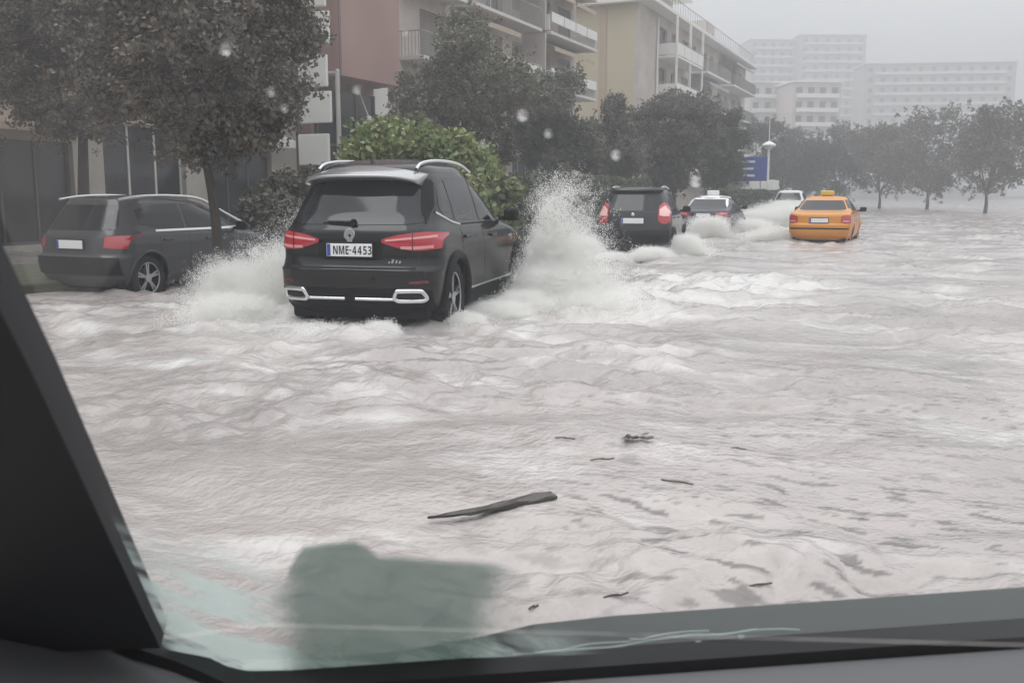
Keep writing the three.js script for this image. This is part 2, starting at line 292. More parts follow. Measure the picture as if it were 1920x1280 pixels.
// --- the near black SUV
{
  const o = thing('suv', 'large black SUV with silver roof rails ploughing through the flood', 'car', V(SUV.x, 0, SUV.z), -SUV.a); o.scale.y = 1.18;
  const spec = {
    len: 4.55, paint: paint(0.006, 0.0057, 0.007), tyre: 0.355, wheels: [0.86, 3.6], belt: 1.03, roof: 1.53, crown: 0.15, roofShift: 0.3, cladding: true,
    rear: [[0.24, 0.24], [0.34, 0.09], [0.42, 0.03], [0.5, 0.0], [0.6, 0.0], [0.665, -0.012], [0.68, 0.045], [0.76, 0.075], [0.92, 0.06], [1.0, 0.07], [1.06, 0.13], [1.12, 0.19], [1.5, 0.45], [1.55, 0.47]],
    front: [[0.24, 4.3], [0.4, 4.5], [0.6, 4.53], [0.75, 4.48], [0.86, 4.35], [0.95, 4.0], [1.02, 3.55], [1.06, 3.32], [1.12, 3.2], [1.3, 2.9], [1.5, 2.5], [1.55, 2.35]],
    half: [[0.24, 0.84], [0.34, 0.91], [0.5, 0.935], [0.7, 0.94], [0.86, 0.935], [0.96, 0.915], [1.02, 0.885], [1.08, 0.85], [1.3, 0.775], [1.5, 0.69], [1.55, 0.655]],
    rearWindow: [[-0.76, 1.08, 1.1], [-0.7, 1.07, 1.35], [-0.6, 1.06, 1.445], [0, 1.055, 1.45], [0.6, 1.06, 1.445], [0.7, 1.07, 1.35], [0.76, 1.08, 1.1]],
    windscreen: [[-0.66, 1.1, 1.3], [-0.5, 1.09, 1.5], [0.5, 1.09, 1.5], [0.66, 1.1, 1.3]],
    sideWindows: [[[0.62, 1.19, 1.22], [0.72, 1.12, 1.4], [0.98, 1.09, 1.46]], [[1.03, 1.085, 1.465], [1.5, 1.075, 1.49], [1.86, 1.07, 1.49]], [[1.93, 1.068, 1.49], [2.4, 1.065, 1.475], [2.75, 1.065, 1.3], [3.05, 1.07, 1.12]]],
    mirrorY: 1.06, mirrorD: 2.85, handles: [[1.25, 0.93], [2.3, 0.91]], doorGaps: [1.08, 1.9, 2.95],
  };
  const S = makeCar(o, spec);
  const R = (a, b) => S.rear(a, b);
  // spoiler over the rear window; silver colour stands in for sky sheen on black
  { const sec = [[0.72, 1.612], [0.55, 1.588], [0.36, 1.55], [0.2, 1.508], [0.185, 1.492], [0.2, 1.476], [0.36, 1.452], [0.52, 1.45]], n = 20, pos = [], idx = [], K = sec.length;
    for (let i = 0; i <= n; i++) { const q = -1 + 2 * i / n; for (const [d, y] of sec) pos.push(q * 0.655, y - 0.05 * q ** 4 - (y > 1.55 ? 0.02 * q * q : 0), -(d + 0.1 * q * q + 0.06 * q ** 6)); }
    for (let i = 0; i < n; i++) for (let k = 0; k < K; k++) { const p = i * K + k, r = i * K + (k + 1) % K; idx.push(p, p + K, r, r, p + K, r + K); }
    for (let k = 1; k < K - 1; k++) idx.push(0, k, k + 1, n * K, n * K + k + 1, n * K + k);
    const g = new THREE.BufferGeometry(); g.setAttribute('position', new THREE.Float32BufferAttribute(pos, 3)); g.setIndex(idx); g.computeVertexNormals(); mesh('roof_spoiler', g, mat(rgb(0.34, 0.34, 0.35), { roughness: 0.3, metalness: 0.6, clearcoat: 1 }), o); }
  for (const sg of [-1, 1]) mesh('rear_pillar_trim', panel(R, [[sg * 0.64, 1.4, 1.47], [sg * 0.7, 1.16, 1.45], [sg * 0.775, 1.06, 1.24]], 0.01, 6, 6), M.plastic, o);
  for (const sg of [-1, 1]) { // rails
    const pts = [[0.55, 1.555], [0.66, 1.6], [0.95, 1.635], [1.5, 1.65], [2.1, 1.625], [2.45, 1.56]].map(([d, y]) => V(sg * 0.575, y, -d));
    mesh('roof_rail', new THREE.TubeGeometry(new THREE.CatmullRomCurve3(pts), 40, 0.017, 8), M.satin, o);
  }
  mesh('antenna_fin', new THREE.ConeGeometry(0.035, 0.09, 10).scale(0.5, 1, 1.7).translate(0, 1.665, -0.72), spec.paint, o);
  // lamps taper inwards across the tailgate
  for (const sg of [-1, 1]) {
    const l = mesh('tail_lamp', panel(R, [[sg * 0.36, 0.905, 0.93], [sg * 0.5, 0.865, 0.965], [sg * 0.66, 0.835, 0.985], [sg * 0.8, 0.835, 0.995], [sg * 0.915, 0.85, 0.985]], 0.016, 18, 6), M.lampRed, o);
    mesh('light_strip', panel(R, [[sg * 0.4, 0.915, 0.928], [sg * 0.6, 0.925, 0.945], [sg * 0.88, 0.945, 0.965]], 0.02, 12, 2, 0), M.lampPale, l);
    mesh('reflector_cell', panel(R, [[sg * 0.56, 0.85, 0.872], [sg * 0.7, 0.845, 0.872], [sg * 0.86, 0.855, 0.88]], 0.019, 10, 2, 0), M.lampPale, l);
    mesh('lamp_divider', panel(R, [[sg * 0.672, 0.84, 0.985], [sg * 0.684, 0.84, 0.985]], 0.021, 2, 5, 0), M.lampDark, l);
    mesh('bumper_reflector', panel(R, [[sg * 0.66, 0.54, 0.565], [sg * 0.84, 0.545, 0.57]], 0.006, 8, 2), M.lampDark, o);
    // silver exhaust surrounds and the strips between them
    const c = sg * 0.66, fr = [[c - 0.16, 0.41], [c - 0.12, 0.475], [c + 0.12, 0.475], [c + 0.16, 0.41], [c + 0.12, 0.385], [c - 0.12, 0.385]].map(([x, y]) => R(x, y).add(V(0, 0, 0.02)));
    const ex = mesh('exhaust_trim', new THREE.TubeGeometry(new THREE.CatmullRomCurve3(fr, true, 'catmullrom', 0.15), 60, 0.023, 8, true), M.chrome, o);
    mesh('outlet', panel(R, [[c - 0.13, 0.405, 0.44], [c, 0.4, 0.455], [c + 0.13, 0.405, 0.44]], 0.012, 8, 3), M.rubber, ex);
    mesh('trim_strip', new THREE.TubeGeometry(new THREE.CatmullRomCurve3([0.06, 0.2, 0.35, 0.49].map(x => R(sg * x, 0.398).add(V(0, 0, 0.016)))), 20, 0.015, 8), M.chrome, o);
    mesh('window_trim', new THREE.TubeGeometry(new THREE.CatmullRomCurve3([[0.5, 1.17], [0.66, 1.125], [0.9, 1.075], [1.12, 1.045]].map(([d, y]) => S.side(sg, d, y).add(V(sg * 0.006, 0, 0)))), 30, 0.011, 8), M.chrome, o);
    mesh('belt_trim', new THREE.TubeGeometry(new THREE.CatmullRomCurve3([1.12, 1.7, 2.4, 3.0].map(d => S.side(sg, d, 1.047).add(V(sg * 0.004, 0, 0)))), 24, 0.007, 6), M.plastic, o);
    mesh('sill_cladding', panel((a, b) => S.side(sg, a, b), [[1.3, 0.25, 0.4], [3.16, 0.25, 0.4]], 0.02, 12, 4), M.plastic, o);
    mesh('sill_strip', panel((a, b) => S.side(sg, a, b), [[1.36, 0.41, 0.43], [3.1, 0.425, 0.445]], 0.016, 12, 2), M.chrome, o);
    mesh('fender_vent', panel((a, b) => S.side(sg, a, b), [[3.02, 0.86, 0.89], [3.2, 0.87, 0.89]], 0.006, 4, 2), M.chrome, o);
    mesh('headlamp', panel((a, b) => S.side(sg, a, b), [[4.02, 0.78, 0.84], [4.3, 0.72, 0.82]], 0.008, 8, 3), mat(rgb(0.6, 0.62, 0.65), { roughness: 0.1, clearcoat: 1 }), o);
  }
  // tailgate shut lines and lower bumper
  mesh('tailgate_gap', panel(R, [[-0.72, 0.672, 0.682], [0.72, 0.672, 0.682]], 0.004, 20, 1), M.rubber, o);
  for (const sg of [-1, 1]) mesh('tailgate_gap', panel(R, [[sg * 0.735, 0.68, 1.03], [sg * 0.744, 0.68, 1.03]], 0.003, 2, 10), M.rubber, o);
  mesh('bumper_ledge', panel(R, [[-0.8, 0.63, 0.655], [0, 0.625, 0.66], [0.8, 0.63, 0.655]], 0.02, 20, 2), spec.paint, o);
  mesh('bumper_cladding', panel(R, [[-0.86, 0.27, 0.485], [-0.5, 0.265, 0.5], [0.5, 0.265, 0.5], [0.86, 0.27, 0.485]], 0.008, 22, 4), M.plastic, o);
  mesh('tow_eye_cover', panel(R, [[0.25, 0.575, 0.605], [0.3, 0.575, 0.605]], 0.006, 3, 3), M.plastic, o);
  // emblem: a rounded silver shield shape on the tailgate
  { const s = new THREE.Shape(); s.moveTo(0, 0.07); s.quadraticCurveTo(0.062, 0.06, 0.06, 0.015); s.lineTo(0.028, -0.03); s.lineTo(0.03, -0.07); s.lineTo(-0.02, -0.07); s.lineTo(-0.026, -0.03); s.lineTo(-0.06, 0); s.quadraticCurveTo(-0.06, 0.06, 0, 0.07);
    const h = new THREE.Path(); h.moveTo(0, 0.032); h.lineTo(0.026, 0.008); h.lineTo(0, -0.018); h.lineTo(-0.026, 0.008); s.holes.push(h);
    const p = R(0, 0.955); mesh('emblem', new THREE.ExtrudeGeometry(s, { depth: 0.012, bevelEnabled: true, bevelSize: 0.004, bevelThickness: 0.004, bevelSegments: 2 }).translate(0, 0.955, p.z + 0.005), M.chrome, o); }
  { const b = new THREE.Group(); b.name = 'model_badge'; o.add(b); let x = 0.44; // short slanting silver strokes, unreadable in the picture
    for (const [w, h] of [[0.03, 0.018], [0.035, 0.036], [0.03, 0.03], [0.035, 0.024]]) { const p = R(x, 0.725); mesh('stroke', box(w * 0.7, h, 0.006).applyMatrix4(new THREE.Matrix4().makeShear(0, 0, 0.35, 0, 0, 0)).translate(x, 0.72 + h / 2, p.z + 0.006), M.chrome, b); x += w + 0.006; } }
  const pl = plate(o, S, 0.835, 'NME-4453');
  mesh('plate_recess', panel(R, [[-0.36, 0.755, 0.905], [-0.31, 0.745, 0.915], [0.31, 0.745, 0.915], [0.36, 0.755, 0.905]], 0.004, 10, 3), M.plastic, o);
  { const a = R(0.02, 1.075).add(V(0, 0, 0.03)), b = R(-0.28, 1.085).add(V(0, 0, 0.03)); // wiper resting along the foot of the window
    const w = mesh('rear_wiper', bar(a, b, 0.018, 0.01), M.plastic, o); mesh('pivot', new THREE.CylinderGeometry(0.032, 0.036, 0.04, 14).rotateX(Math.PI / 2).translate(a.x, a.y, a.z), M.plastic, w);
    mesh('blade', bar(V(a.x - 0.06, a.y - 0.012, a.z - 0.012), V(b.x - 0.06, b.y - 0.008, b.z - 0.012), 0.008), M.rubber, w); }
}
// generic outlines
const hatch = (k = 1, extra = {}) => ({
  len: 4.1, tyre: 0.32, wheels: [0.72, 3.28], belt: 0.97 * k, roof: 1.44 * k, crown: 0.07, roofShift: 0.1,
  rear: [[0.22, 0.2], [0.34, 0.05], [0.5, 0], [0.62, 0.0], [0.66, 0.05], [0.9, 0.09], [1.0 * k, 0.13], [1.4 * k, 0.4], [1.44 * k, 0.42]],
  front: [[0.22, 3.9], [0.5, 4.08], [0.7, 4.0], [0.85, 3.7], [0.95 * k, 3.3], [1.0 * k, 3.1], [1.2 * k, 2.75], [1.4 * k, 2.3], [1.44 * k, 2.15]],
  half: [[0.22, 0.78], [0.34, 0.84], [0.6, 0.87], [0.8, 0.87], [0.94 * k, 0.84], [1.0 * k, 0.81], [1.25 * k, 0.72], [1.4 * k, 0.65], [1.44 * k, 0.61]],
  rearWindow: [[-0.68, 1.04 * k, 1.08 * k], [-0.56, 1.02 * k, 1.37 * k], [0.56, 1.02 * k, 1.37 * k], [0.68, 1.04 * k, 1.08 * k]],
  windscreen: [[-0.62, 1.04 * k, 1.2 * k], [-0.5, 1.03 * k, 1.38 * k], [0.5, 1.03 * k, 1.38 * k], [0.62, 1.04 * k, 1.2 * k]],
  sideWindows: [[[0.62, 1.1 * k, 1.3 * k], [1.0, 1.02 * k, 1.37 * k], [1.5, 1.01 * k, 1.385 * k]], [[1.57, 1.01 * k, 1.385 * k], [2.1, 1.0 * k, 1.37 * k], [2.75, 1.0 * k, 1.12 * k]]],
  mirrorY: 0.98 * k, mirrorD: 2.6, handles: [[1.1, 0.87 * k], [2.0, 0.86 * k]], doorGaps: [0.95, 1.55, 2.65], ...extra,
});
const saloon = (extra = {}) => ({
  len: 4.6, tyre: 0.32, wheels: [0.98, 3.68], belt: 0.97, roof: 1.36, crown: 0.07, roofShift: 0.05, cornerRear: 0.5,
  rear: [[0.22, 0.22], [0.34, 0.06], [0.5, 0], [0.64, 0.0], [0.68, 0.04], [0.88, 0.06], [0.95, 0.1], [0.985, 0.3], [1.0, 0.62], [1.04, 0.8], [1.3, 1.25], [1.36, 1.4]],
  front: [[0.22, 4.4], [0.5, 4.58], [0.68, 4.5], [0.82, 4.2], [0.93, 3.75], [0.98, 3.5], [1.2, 3.1], [1.36, 2.7]],
  half: [[0.22, 0.78], [0.34, 0.84], [0.6, 0.885], [0.8, 0.885], [0.92, 0.86], [1.0, 0.82], [1.2, 0.72], [1.36, 0.6]],
  rearWindow: [[-0.66, 1.05, 1.08], [-0.55, 1.03, 1.3], [0.55, 1.03, 1.3], [0.66, 1.05, 1.08]],
  windscreen: [[-0.6, 1.03, 1.14], [-0.5, 1.02, 1.32], [0.5, 1.02, 1.32], [0.6, 1.03, 1.14]],
  sideWindows: [[[1.05, 1.08, 1.1], [1.4, 1.02, 1.31], [1.95, 1.01, 1.335]], [[2.02, 1.01, 1.335], [2.5, 1.0, 1.32], [3.15, 1.0, 1.1]]],
  mirrorY: 0.98, mirrorD: 3.0, handles: [[1.6, 0.87], [2.5, 0.86]], doorGaps: [1.3, 1.98, 3.05], ...extra,
});
{ // dark grey car with tall pink lamps, second in line
  const a = 16 * Math.PI / 180, o = thing('hatchback', 'dark grey hatchback with tall pinkish tail lamps, ahead of the black SUV', 'car', V(gx(1186, 22.3), 0, -22.3), -a); o.scale.y = 1.09;
  const s = hatch(1.06, { paint: paint(0.035, 0.034, 0.04), cladding: true }), S = makeCar(o, s), R = (x, y) => S.rear(x, y);
  for (const sg of [-1, 1]) {
    const l = mesh('tail_lamp', panel(R, [[sg * 0.58, 0.88, 1.16], [sg * 0.66, 0.8, 1.26], [sg * 0.75, 0.8, 1.2], [sg * 0.83, 0.85, 1.06]], 0.02, 8, 8), M.lampRed, o);
    mesh('light_cell', panel(R, [[sg * 0.6, 0.98, 1.1], [sg * 0.7, 0.96, 1.18], [sg * 0.8, 0.96, 1.06]], 0.026, 6, 5, 0), mat(rgb(0.85, 0.5, 0.48), { roughness: 0.15, clearcoat: 1 }), l);
    const pts = [[0.5, 1.525], [0.8, 1.575], [1.4, 1.59], [2.0, 1.55]].map(([d, y]) => V(sg * 0.58, y, -d)); mesh('roof_rail', new THREE.TubeGeometry(new THREE.CatmullRomCurve3(pts), 24, 0.018, 6), M.satin, o);
    mesh('sill_cladding', panel((d, y) => S.side(sg, d, y), [[1.1, 0.23, 0.4], [2.9, 0.23, 0.4]], 0.015, 8, 3), M.plastic, o);
  }
  mesh('roof_spoiler', panel(R, [[-0.6, 1.46, 1.53], [0, 1.455, 1.54], [0.6, 1.46, 1.53]], 0.1, 12, 3, 0.04), s.paint, o);
  mesh('bumper', panel(R, [[-0.82, 0.42, 0.66], [0, 0.4, 0.67], [0.82, 0.42, 0.66]], 0.03, 18, 4), M.plastic, o);
  mesh('bumper_edge', panel(R, [[-0.8, 0.655, 0.68], [0, 0.665, 0.69], [0.8, 0.655, 0.68]], 0.034, 18, 2), s.paint, o);
  { const p = R(0, 1.0); mesh('emblem', new THREE.SphereGeometry(0.045, 14, 10).scale(1, 0.8, 0.3).translate(0, 1.0, p.z + 0.012), M.chrome, o); }
  plate(o, S, 0.87, null);
}
{ // dark blue taxi with white roof
  const a = 22 * Math.PI / 180, o = thing('taxi', 'dark blue saloon taxi with white roof and white roof sign', 'car', V(gx(1318, 33.5), 0, -33.5), -a); o.scale.y = 1.04;
  const s = saloon({ paint: paint(0.02, 0.02, 0.035) }), S = makeCar(o, s), R = (x, y) => S.rear(x, y), white = paint(0.78, 0.78, 0.78);
  // white roof skin: a shallow dome over the greenhouse top, with the rear pillars
  const g = new THREE.SphereGeometry(1, 32, 10, 0, Math.PI * 2, 0, Math.PI / 2).scale(0.64, 0.085, 0.72).translate(0, 1.362, -2.04);
  mesh('roof', g, white, o);
  for (const sg of [-1, 1]) {
    mesh('rear_pillar', panel(R, [[sg * 0.56, 1.31, 1.345], [sg * 0.62, 1.13, 1.33], [sg * 0.7, 1.03, 1.14]], 0.012, 6, 6), white, o);
    const l = mesh('tail_lamp', panel(R, [[sg * 0.44, 0.8, 0.87], [sg * 0.6, 0.76, 0.9], [sg * 0.84, 0.76, 0.9]], 0.014, 10, 4), M.lampRed, o);
    mesh('light_cell', panel(R, [[sg * 0.56, 0.82, 0.86], [sg * 0.8, 0.82, 0.87]], 0.018, 6, 2, 0), M.lampPale, l);
  }
  mesh('roof_header', panel(R, [[-0.55, 1.305, 1.35], [0.55, 1.305, 1.35]], 0.012, 10, 3), white, o);
  const sg = mesh('roof_sign', rbox(0.42, 0.17, 0.14, 0, 1.53, -2.0, 0.03), white, o); mesh('sign_foot', box(0.3, 0.04, 0.1, 0, 1.44, -2.0), M.plastic, sg);
  mesh('bumper_strip', panel(R, [[-0.78, 0.5, 0.54], [0.78, 0.5, 0.54]], 0.012, 14, 2), M.plastic, o);
  plate(o, S, 0.8, null);
}
{ // orange yellow taxi
  const a = 24 * Math.PI / 180, o = thing('taxi', 'orange yellow saloon car half sunk in the spray', 'car', V(gx(1538, 28), 0, -28), -a); o.scale.y = 1.05;
  const s = saloon({ paint: paint(0.62, 0.25, 0.035) }), S = makeCar(o, s), R = (x, y) => S.rear(x, y);
  for (const sg of [-1, 1]) {
    const l = mesh('tail_lamp', panel(R, [[sg * 0.6, 0.72, 0.87], [sg * 0.72, 0.68, 0.9], [sg * 0.85, 0.68, 0.9]], 0.014, 8, 4), M.lampRed, o);
    mesh('light_cell', panel(R, [[sg * 0.66, 0.72, 0.76], [sg * 0.82, 0.72, 0.76]], 0.018, 5, 2, 0), M.lampPale, l);
  }
  mesh('bumper', panel(R, [[-0.82, 0.42, 0.62], [0, 0.4, 0.63], [0.82, 0.42, 0.62]], 0.03, 16, 3), s.paint, o);
  mesh('bumper_strip', panel(R, [[-0.8, 0.52, 0.56], [0.8, 0.52, 0.56]], 0.036, 14, 2), M.plastic, o);
  const sg = mesh('roof_sign', rbox(0.4, 0.14, 0.14, 0, 1.51, -2.0, 0.03), paint(0.7, 0.5, 0.1), o); mesh('sign_foot', box(0.3, 0.04, 0.1, 0, 1.43, -2.0), M.plastic, sg);
  plate(o, S, 0.76, null);
}
{ // white van far ahead
  const a = 24 * Math.PI / 180, o = thing('minivan', 'white minivan with dark rear window beyond the orange taxi', 'car', V(gx(1478, 54), 0, -54), -a); o.scale.y = 1.06;
  const s = hatch(1.1, { paint: paint(0.72, 0.72, 0.7) }), S = makeCar(o, s), R = (x, y) => S.rear(x, y);
  for (const sg of [-1, 1]) mesh('tail_lamp', panel(R, [[sg * 0.7, 0.8, 1.1], [sg * 0.82, 0.8, 1.05]], 0.014, 4, 4), M.lampRed, o);
  mesh('bumper', panel(R, [[-0.8, 0.4, 0.62], [0.8, 0.4, 0.62]], 0.03, 14, 3), M.plastic, o); plate(o, S, 0.8, null);
}
{ // dark car with the bright roof edge, behind the tree at the left
  const a = 25 * Math.PI / 180, o = thing('saloon_car', 'dark car with pale roof edge behind the thin dark trunk', 'car', V(gx(118, 13.9), 0, -13.9), -a); o.scale.y = 1.06;
  const s = hatch(0.97, { paint: paint(0.05, 0.05, 0.055) }), S = makeCar(o, s), R = (x, y) => S.rear(x, y);
  for (const sg of [-1, 1]) {
    mesh('tail_lamp', panel(R, [[sg * 0.6, 0.76, 0.9], [sg * 0.84, 0.74, 0.92]], 0.014, 8, 4), M.lampRed, o);
    const pts = [[0.42, 1.4], [0.8, 1.445], [1.5, 1.455], [2.1, 1.4], [2.55, 1.19], [2.95, 1.0]].map(([d, y]) => V(sg * (y > 1.35 ? 0.6 : 0.6 + (1.35 - y) * 0.55), y, -d));
    mesh('roof_trim', new THREE.TubeGeometry(new THREE.CatmullRomCurve3(pts), 36, 0.02, 6), M.satin, o);
    mesh('side_trim', panel((d, y) => S.side(sg, d, y), [[0.9, 0.955, 0.985], [2.8, 0.955, 0.985]], 0.01, 12, 2), M.satin, o);
  }
  mesh('bumper', panel(R, [[-0.8, 0.4, 0.62], [0.8, 0.4, 0.62]], 0.03, 14, 3), M.plastic, o); plate(o, S, 0.8, null);
}
{ // white box van, far, above the hedge
  const o = thing('delivery_van', 'small white box van far off under the blue sign', 'van', V(gx(1427, 78), 0, -78), -STANG);
  const w = paint(0.75, 0.75, 0.73, { clearcoat: 0.3 });
  mesh('cargo_box', rbox(1.9, 1.75, 3.0, 0, 1.75, -1.5, 0.05), w, o);
  mesh('rear_door', merge([rbox(0.86, 1.5, 0.04, -0.45, 1.72, 0.02), rbox(0.86, 1.5, 0.04, 0.45, 1.72, 0.02)]), w, o);
  mesh('cab', rbox(1.8, 1.3, 1.5, 0, 1.25, -3.7, 0.2), w, o); mesh('bumper', rbox(1.9, 0.2, 0.15, 0, 0.6, 0.0, 0.04), M.plastic, o);
  for (const sg of [-1, 1]) for (const z of [-0.7, -3.7]) wheelParts(o, sg * 0.8, 0.36, z, 0.36, 0.22, 5);
}

// ---------------------------------------------------------------- buildings along the street
const TURN = Math.acos(ST.x);                               // local x runs along the street, local z faces it
const stucco = (r, g, b, s = 0) => { const t = noiseTexture(256, 5, (u, v) => { const n = 0.5 + 0.5 * tile(u, v, 3, s) + 0.25 * tile(u, v, 9, s + 3) + 0.12 * tile(u, v, 31, s); const k = 0.86 + 0.14 * n; return [k, k * (0.99 + 0.01 * n), k * 0.985]; }, true); return mat(rgb(r, g, b), { roughness: 0.92, map: t }); };
const B = {
  pane: mat(rgb(0.035, 0.04, 0.045), { roughness: 0.08 }), frame: mat(rgb(0.55, 0.54, 0.5), { roughness: 0.6 }), darkFrame: mat(rgb(0.09, 0.08, 0.075), { roughness: 0.6 }),
  slab: mat(rgb(0.6, 0.58, 0.55), { roughness: 0.9 }), rail: mat(rgb(0.3, 0.29, 0.28), { roughness: 0.5 }), white: mat(rgb(0.76, 0.75, 0.72), { roughness: 0.8 }),
  shutter: mat(rgb(0.25, 0.22, 0.19), { roughness: 0.7 }), awning: mat(rgb(0.45, 0.36, 0.27), { roughness: 0.95 }), dark: mat(rgb(0.03, 0.032, 0.036), { roughness: 0.25 }),
};
// wall with real openings: holes [x, y, w, h]; panes and frames sit back in them
function facade(o, name, W, H, holes, m, y0 = 0, parent = o, thick = 0.3) {
  const s = new THREE.Shape([[0, y0], [W, y0], [W, H], [0, H]].map(p => new THREE.Vector2(...p)));
  for (const [x, y, w, h] of holes) s.holes.push(new THREE.Path([[x, y], [x, y + h], [x + w, y + h], [x + w, y]].map(p => new THREE.Vector2(...p))));
  const g = new THREE.ExtrudeGeometry(s, { depth: thick, bevelEnabled: false }).translate(0, 0, -thick);
  return mesh(name, g, m, parent);
}
function windowIn(o, x, y, w, h, name = 'window', fr = B.frame, sash = 2) {
  const parts = [box(w, 0.07, 0.07, x + w / 2, y + 0.035, -0.2), box(w, 0.07, 0.07, x + w / 2, y + h - 0.035, -0.2)];
  for (let i = 0; i <= sash; i++) parts.push(box(0.07, h - 0.14, 0.06, x + 0.035 + (w - 0.07) * i / sash, y + h / 2, -0.2));
  const f = mesh(name, merge(parts), fr, o);
  for (let i = 0; i < sash; i++) mesh('pane', box((w - 0.07) / sash - 0.07, h - 0.14, 0.02, x + 0.035 + (w - 0.07) * (i + 0.5) / sash, y + h / 2, -0.21), B.pane, f);
  return f;
}
function shutterIn(o, x, y, w, h, down) { const s = []; for (let k = 0; k * 0.12 < h * down; k++) s.push(rbox(w - 0.02, 0.105, 0.03, x + w / 2, y + h - 0.06 - k * 0.12, -0.12, 0.01)); if (s.length) mesh('roller_shutter', merge(s), B.shutter, o); }
function balcony(o, x, y, w, d, style = 'bars', m = B.slab) {
  const b = mesh('balcony', rbox(w, 0.16, d, x + w / 2, y - 0.08, d / 2, 0.02), m, o);
  const parts = [rbox(w, 0.05, 0.05, x + w / 2, y + 0.98, d - 0.04, 0.015), rbox(0.05, 0.05, d - 0.08, x + 0.04, y + 0.98, d / 2 - 0.04, 0.015), rbox(0.05, 0.05, d - 0.08, x + w - 0.04, y + 0.98, d / 2 - 0.04, 0.015)];
  if (style === 'bars') { for (let t = 0.06; t < w; t += 0.16) parts.push(box(0.022, 0.96, 0.022, x + t, y + 0.48, d - 0.04)); for (let t = 0.1; t < d - 0.1; t += 0.16) for (const e of [0.04, w - 0.04]) parts.push(box(0.022, 0.96, 0.022, x + e, y + 0.48, t)); mesh('railing', merge(parts), B.rail, b); }
  else { const n = Math.max(1, Math.round(w / 1.9)); mesh('railing', merge(parts), B.rail, b); for (let i = 0; i < n; i++) mesh('parapet_panel', rbox(w / n - 0.14, style === 'low' ? 0.5 : 0.85, 0.06, x + (i + 0.5) * w / n, y + (style === 'low' ? 0.72 : 0.48), d - 0.02, 0.015), B.white, b); for (const e of [0.02, w - 0.02]) mesh('parapet_panel', rbox(0.05, 0.8, d - 0.2, x + e, y + 0.46, d / 2, 0.015), B.white, b); }
  return b;
}
function awning(o, x, y, w, d, m = B.awning) { const s = new THREE.Shape([[0, 0], [d, -d * 0.42], [d, -d * 0.42 - 0.22], [d - 0.02, -d * 0.42 - 0.22], [d - 0.03, -d * 0.42 - 0.03], [0, -0.05]].map(p => new THREE.Vector2(...p))); mesh('awning', new THREE.ExtrudeGeometry(s, { depth: w, bevelEnabled: false }).rotateY(-Math.PI / 2).translate(x + w, y, 0.02), m, o); }
const NORM = V(0.914, 0, 0.405), rear = V(-4.5, 0, -37.8).addScaledVector(NORM, -1.35);                                // start of the long facade line
function building(name, label, base, W, D, H, m) { const o = thing(name, label, 'building', base, TURN); mesh('main_block', box(W - 0.02, H - 0.02, D - 0.3, W / 2, H / 2 - 0.02, -0.302 - (D - 0.3) / 2), m, o); return o; }
{ // pale apartment block with balconies (middle)
  const m = stucco(0.6, 0.53, 0.49, 1), W = 23.6, o = building('apartment_building', 'pinkish beige apartment block with long balconies behind the round tree', along(rear, 0.1), W, 11, 19.5, m);
  const floors = [4.3, 7.15, 10.0, 12.85, 15.7], holes = [];
  for (const y of floors) for (let b = 0; b < 7; b++) { const x = 1.1 + b * 3.25, dr = b % 2 === 1 || b > 4; holes.push([x, dr ? y + 0.03 : y + 0.95, dr ? 2.0 : 1.3, dr ? 2.15 : 1.25]); }
  for (let b = 0; b < 5; b++) holes.push([1.2 + b * 4.3, 0.35, 3.3, 3.0]);
  facade(o, 'front_wall', W, 19.5, holes, m);
  reseed(5); holes.forEach(([x, y, w, h], i) => { windowIn(o, x, y, w, h, h > 2.9 ? 'shop_window' : 'window', i % 3 ? B.frame : B.darkFrame, w > 2.5 ? 3 : 2); if (h < 2.9 && rnd() < 0.55) shutterIn(o, x, y, w, h, rr(0.25, 0.95)); });
  for (const y of floors) { balcony(o, 15.8, y, 7.4, 1.5, 'low'); balcony(o, 7.2, y, 7.8, 1.3, y > 9 && y < 12 ? 'bars' : 'solid'); balcony(o, 2.6, y, 4.2, 1.1, 'bars'); }
  for (const [x, y, w] of [[16.1, 12.75, 3.4], [19.8, 12.75, 3.2], [7.6, 9.9, 4.2], [16.4, 9.9, 6.4], [11.2, 12.75, 3.6]]) awning(o, x, y, w, 1.45);
  for (const y of floors) mesh('partition', rbox(0.16, 2.68, 1.3, 15.5, y + 1.34, 0.65, 0.02), m, o);
  mesh('corner_pilaster', rbox(1.15, 19.4, 0.28, 0.62, 9.7, 0.14, 0.03), B.white, o);
  mesh('cornice', rbox(W + 0.3, 0.25, 1.0, W / 2, 19.6, 0.2, 0.04), B.slab, o);
}
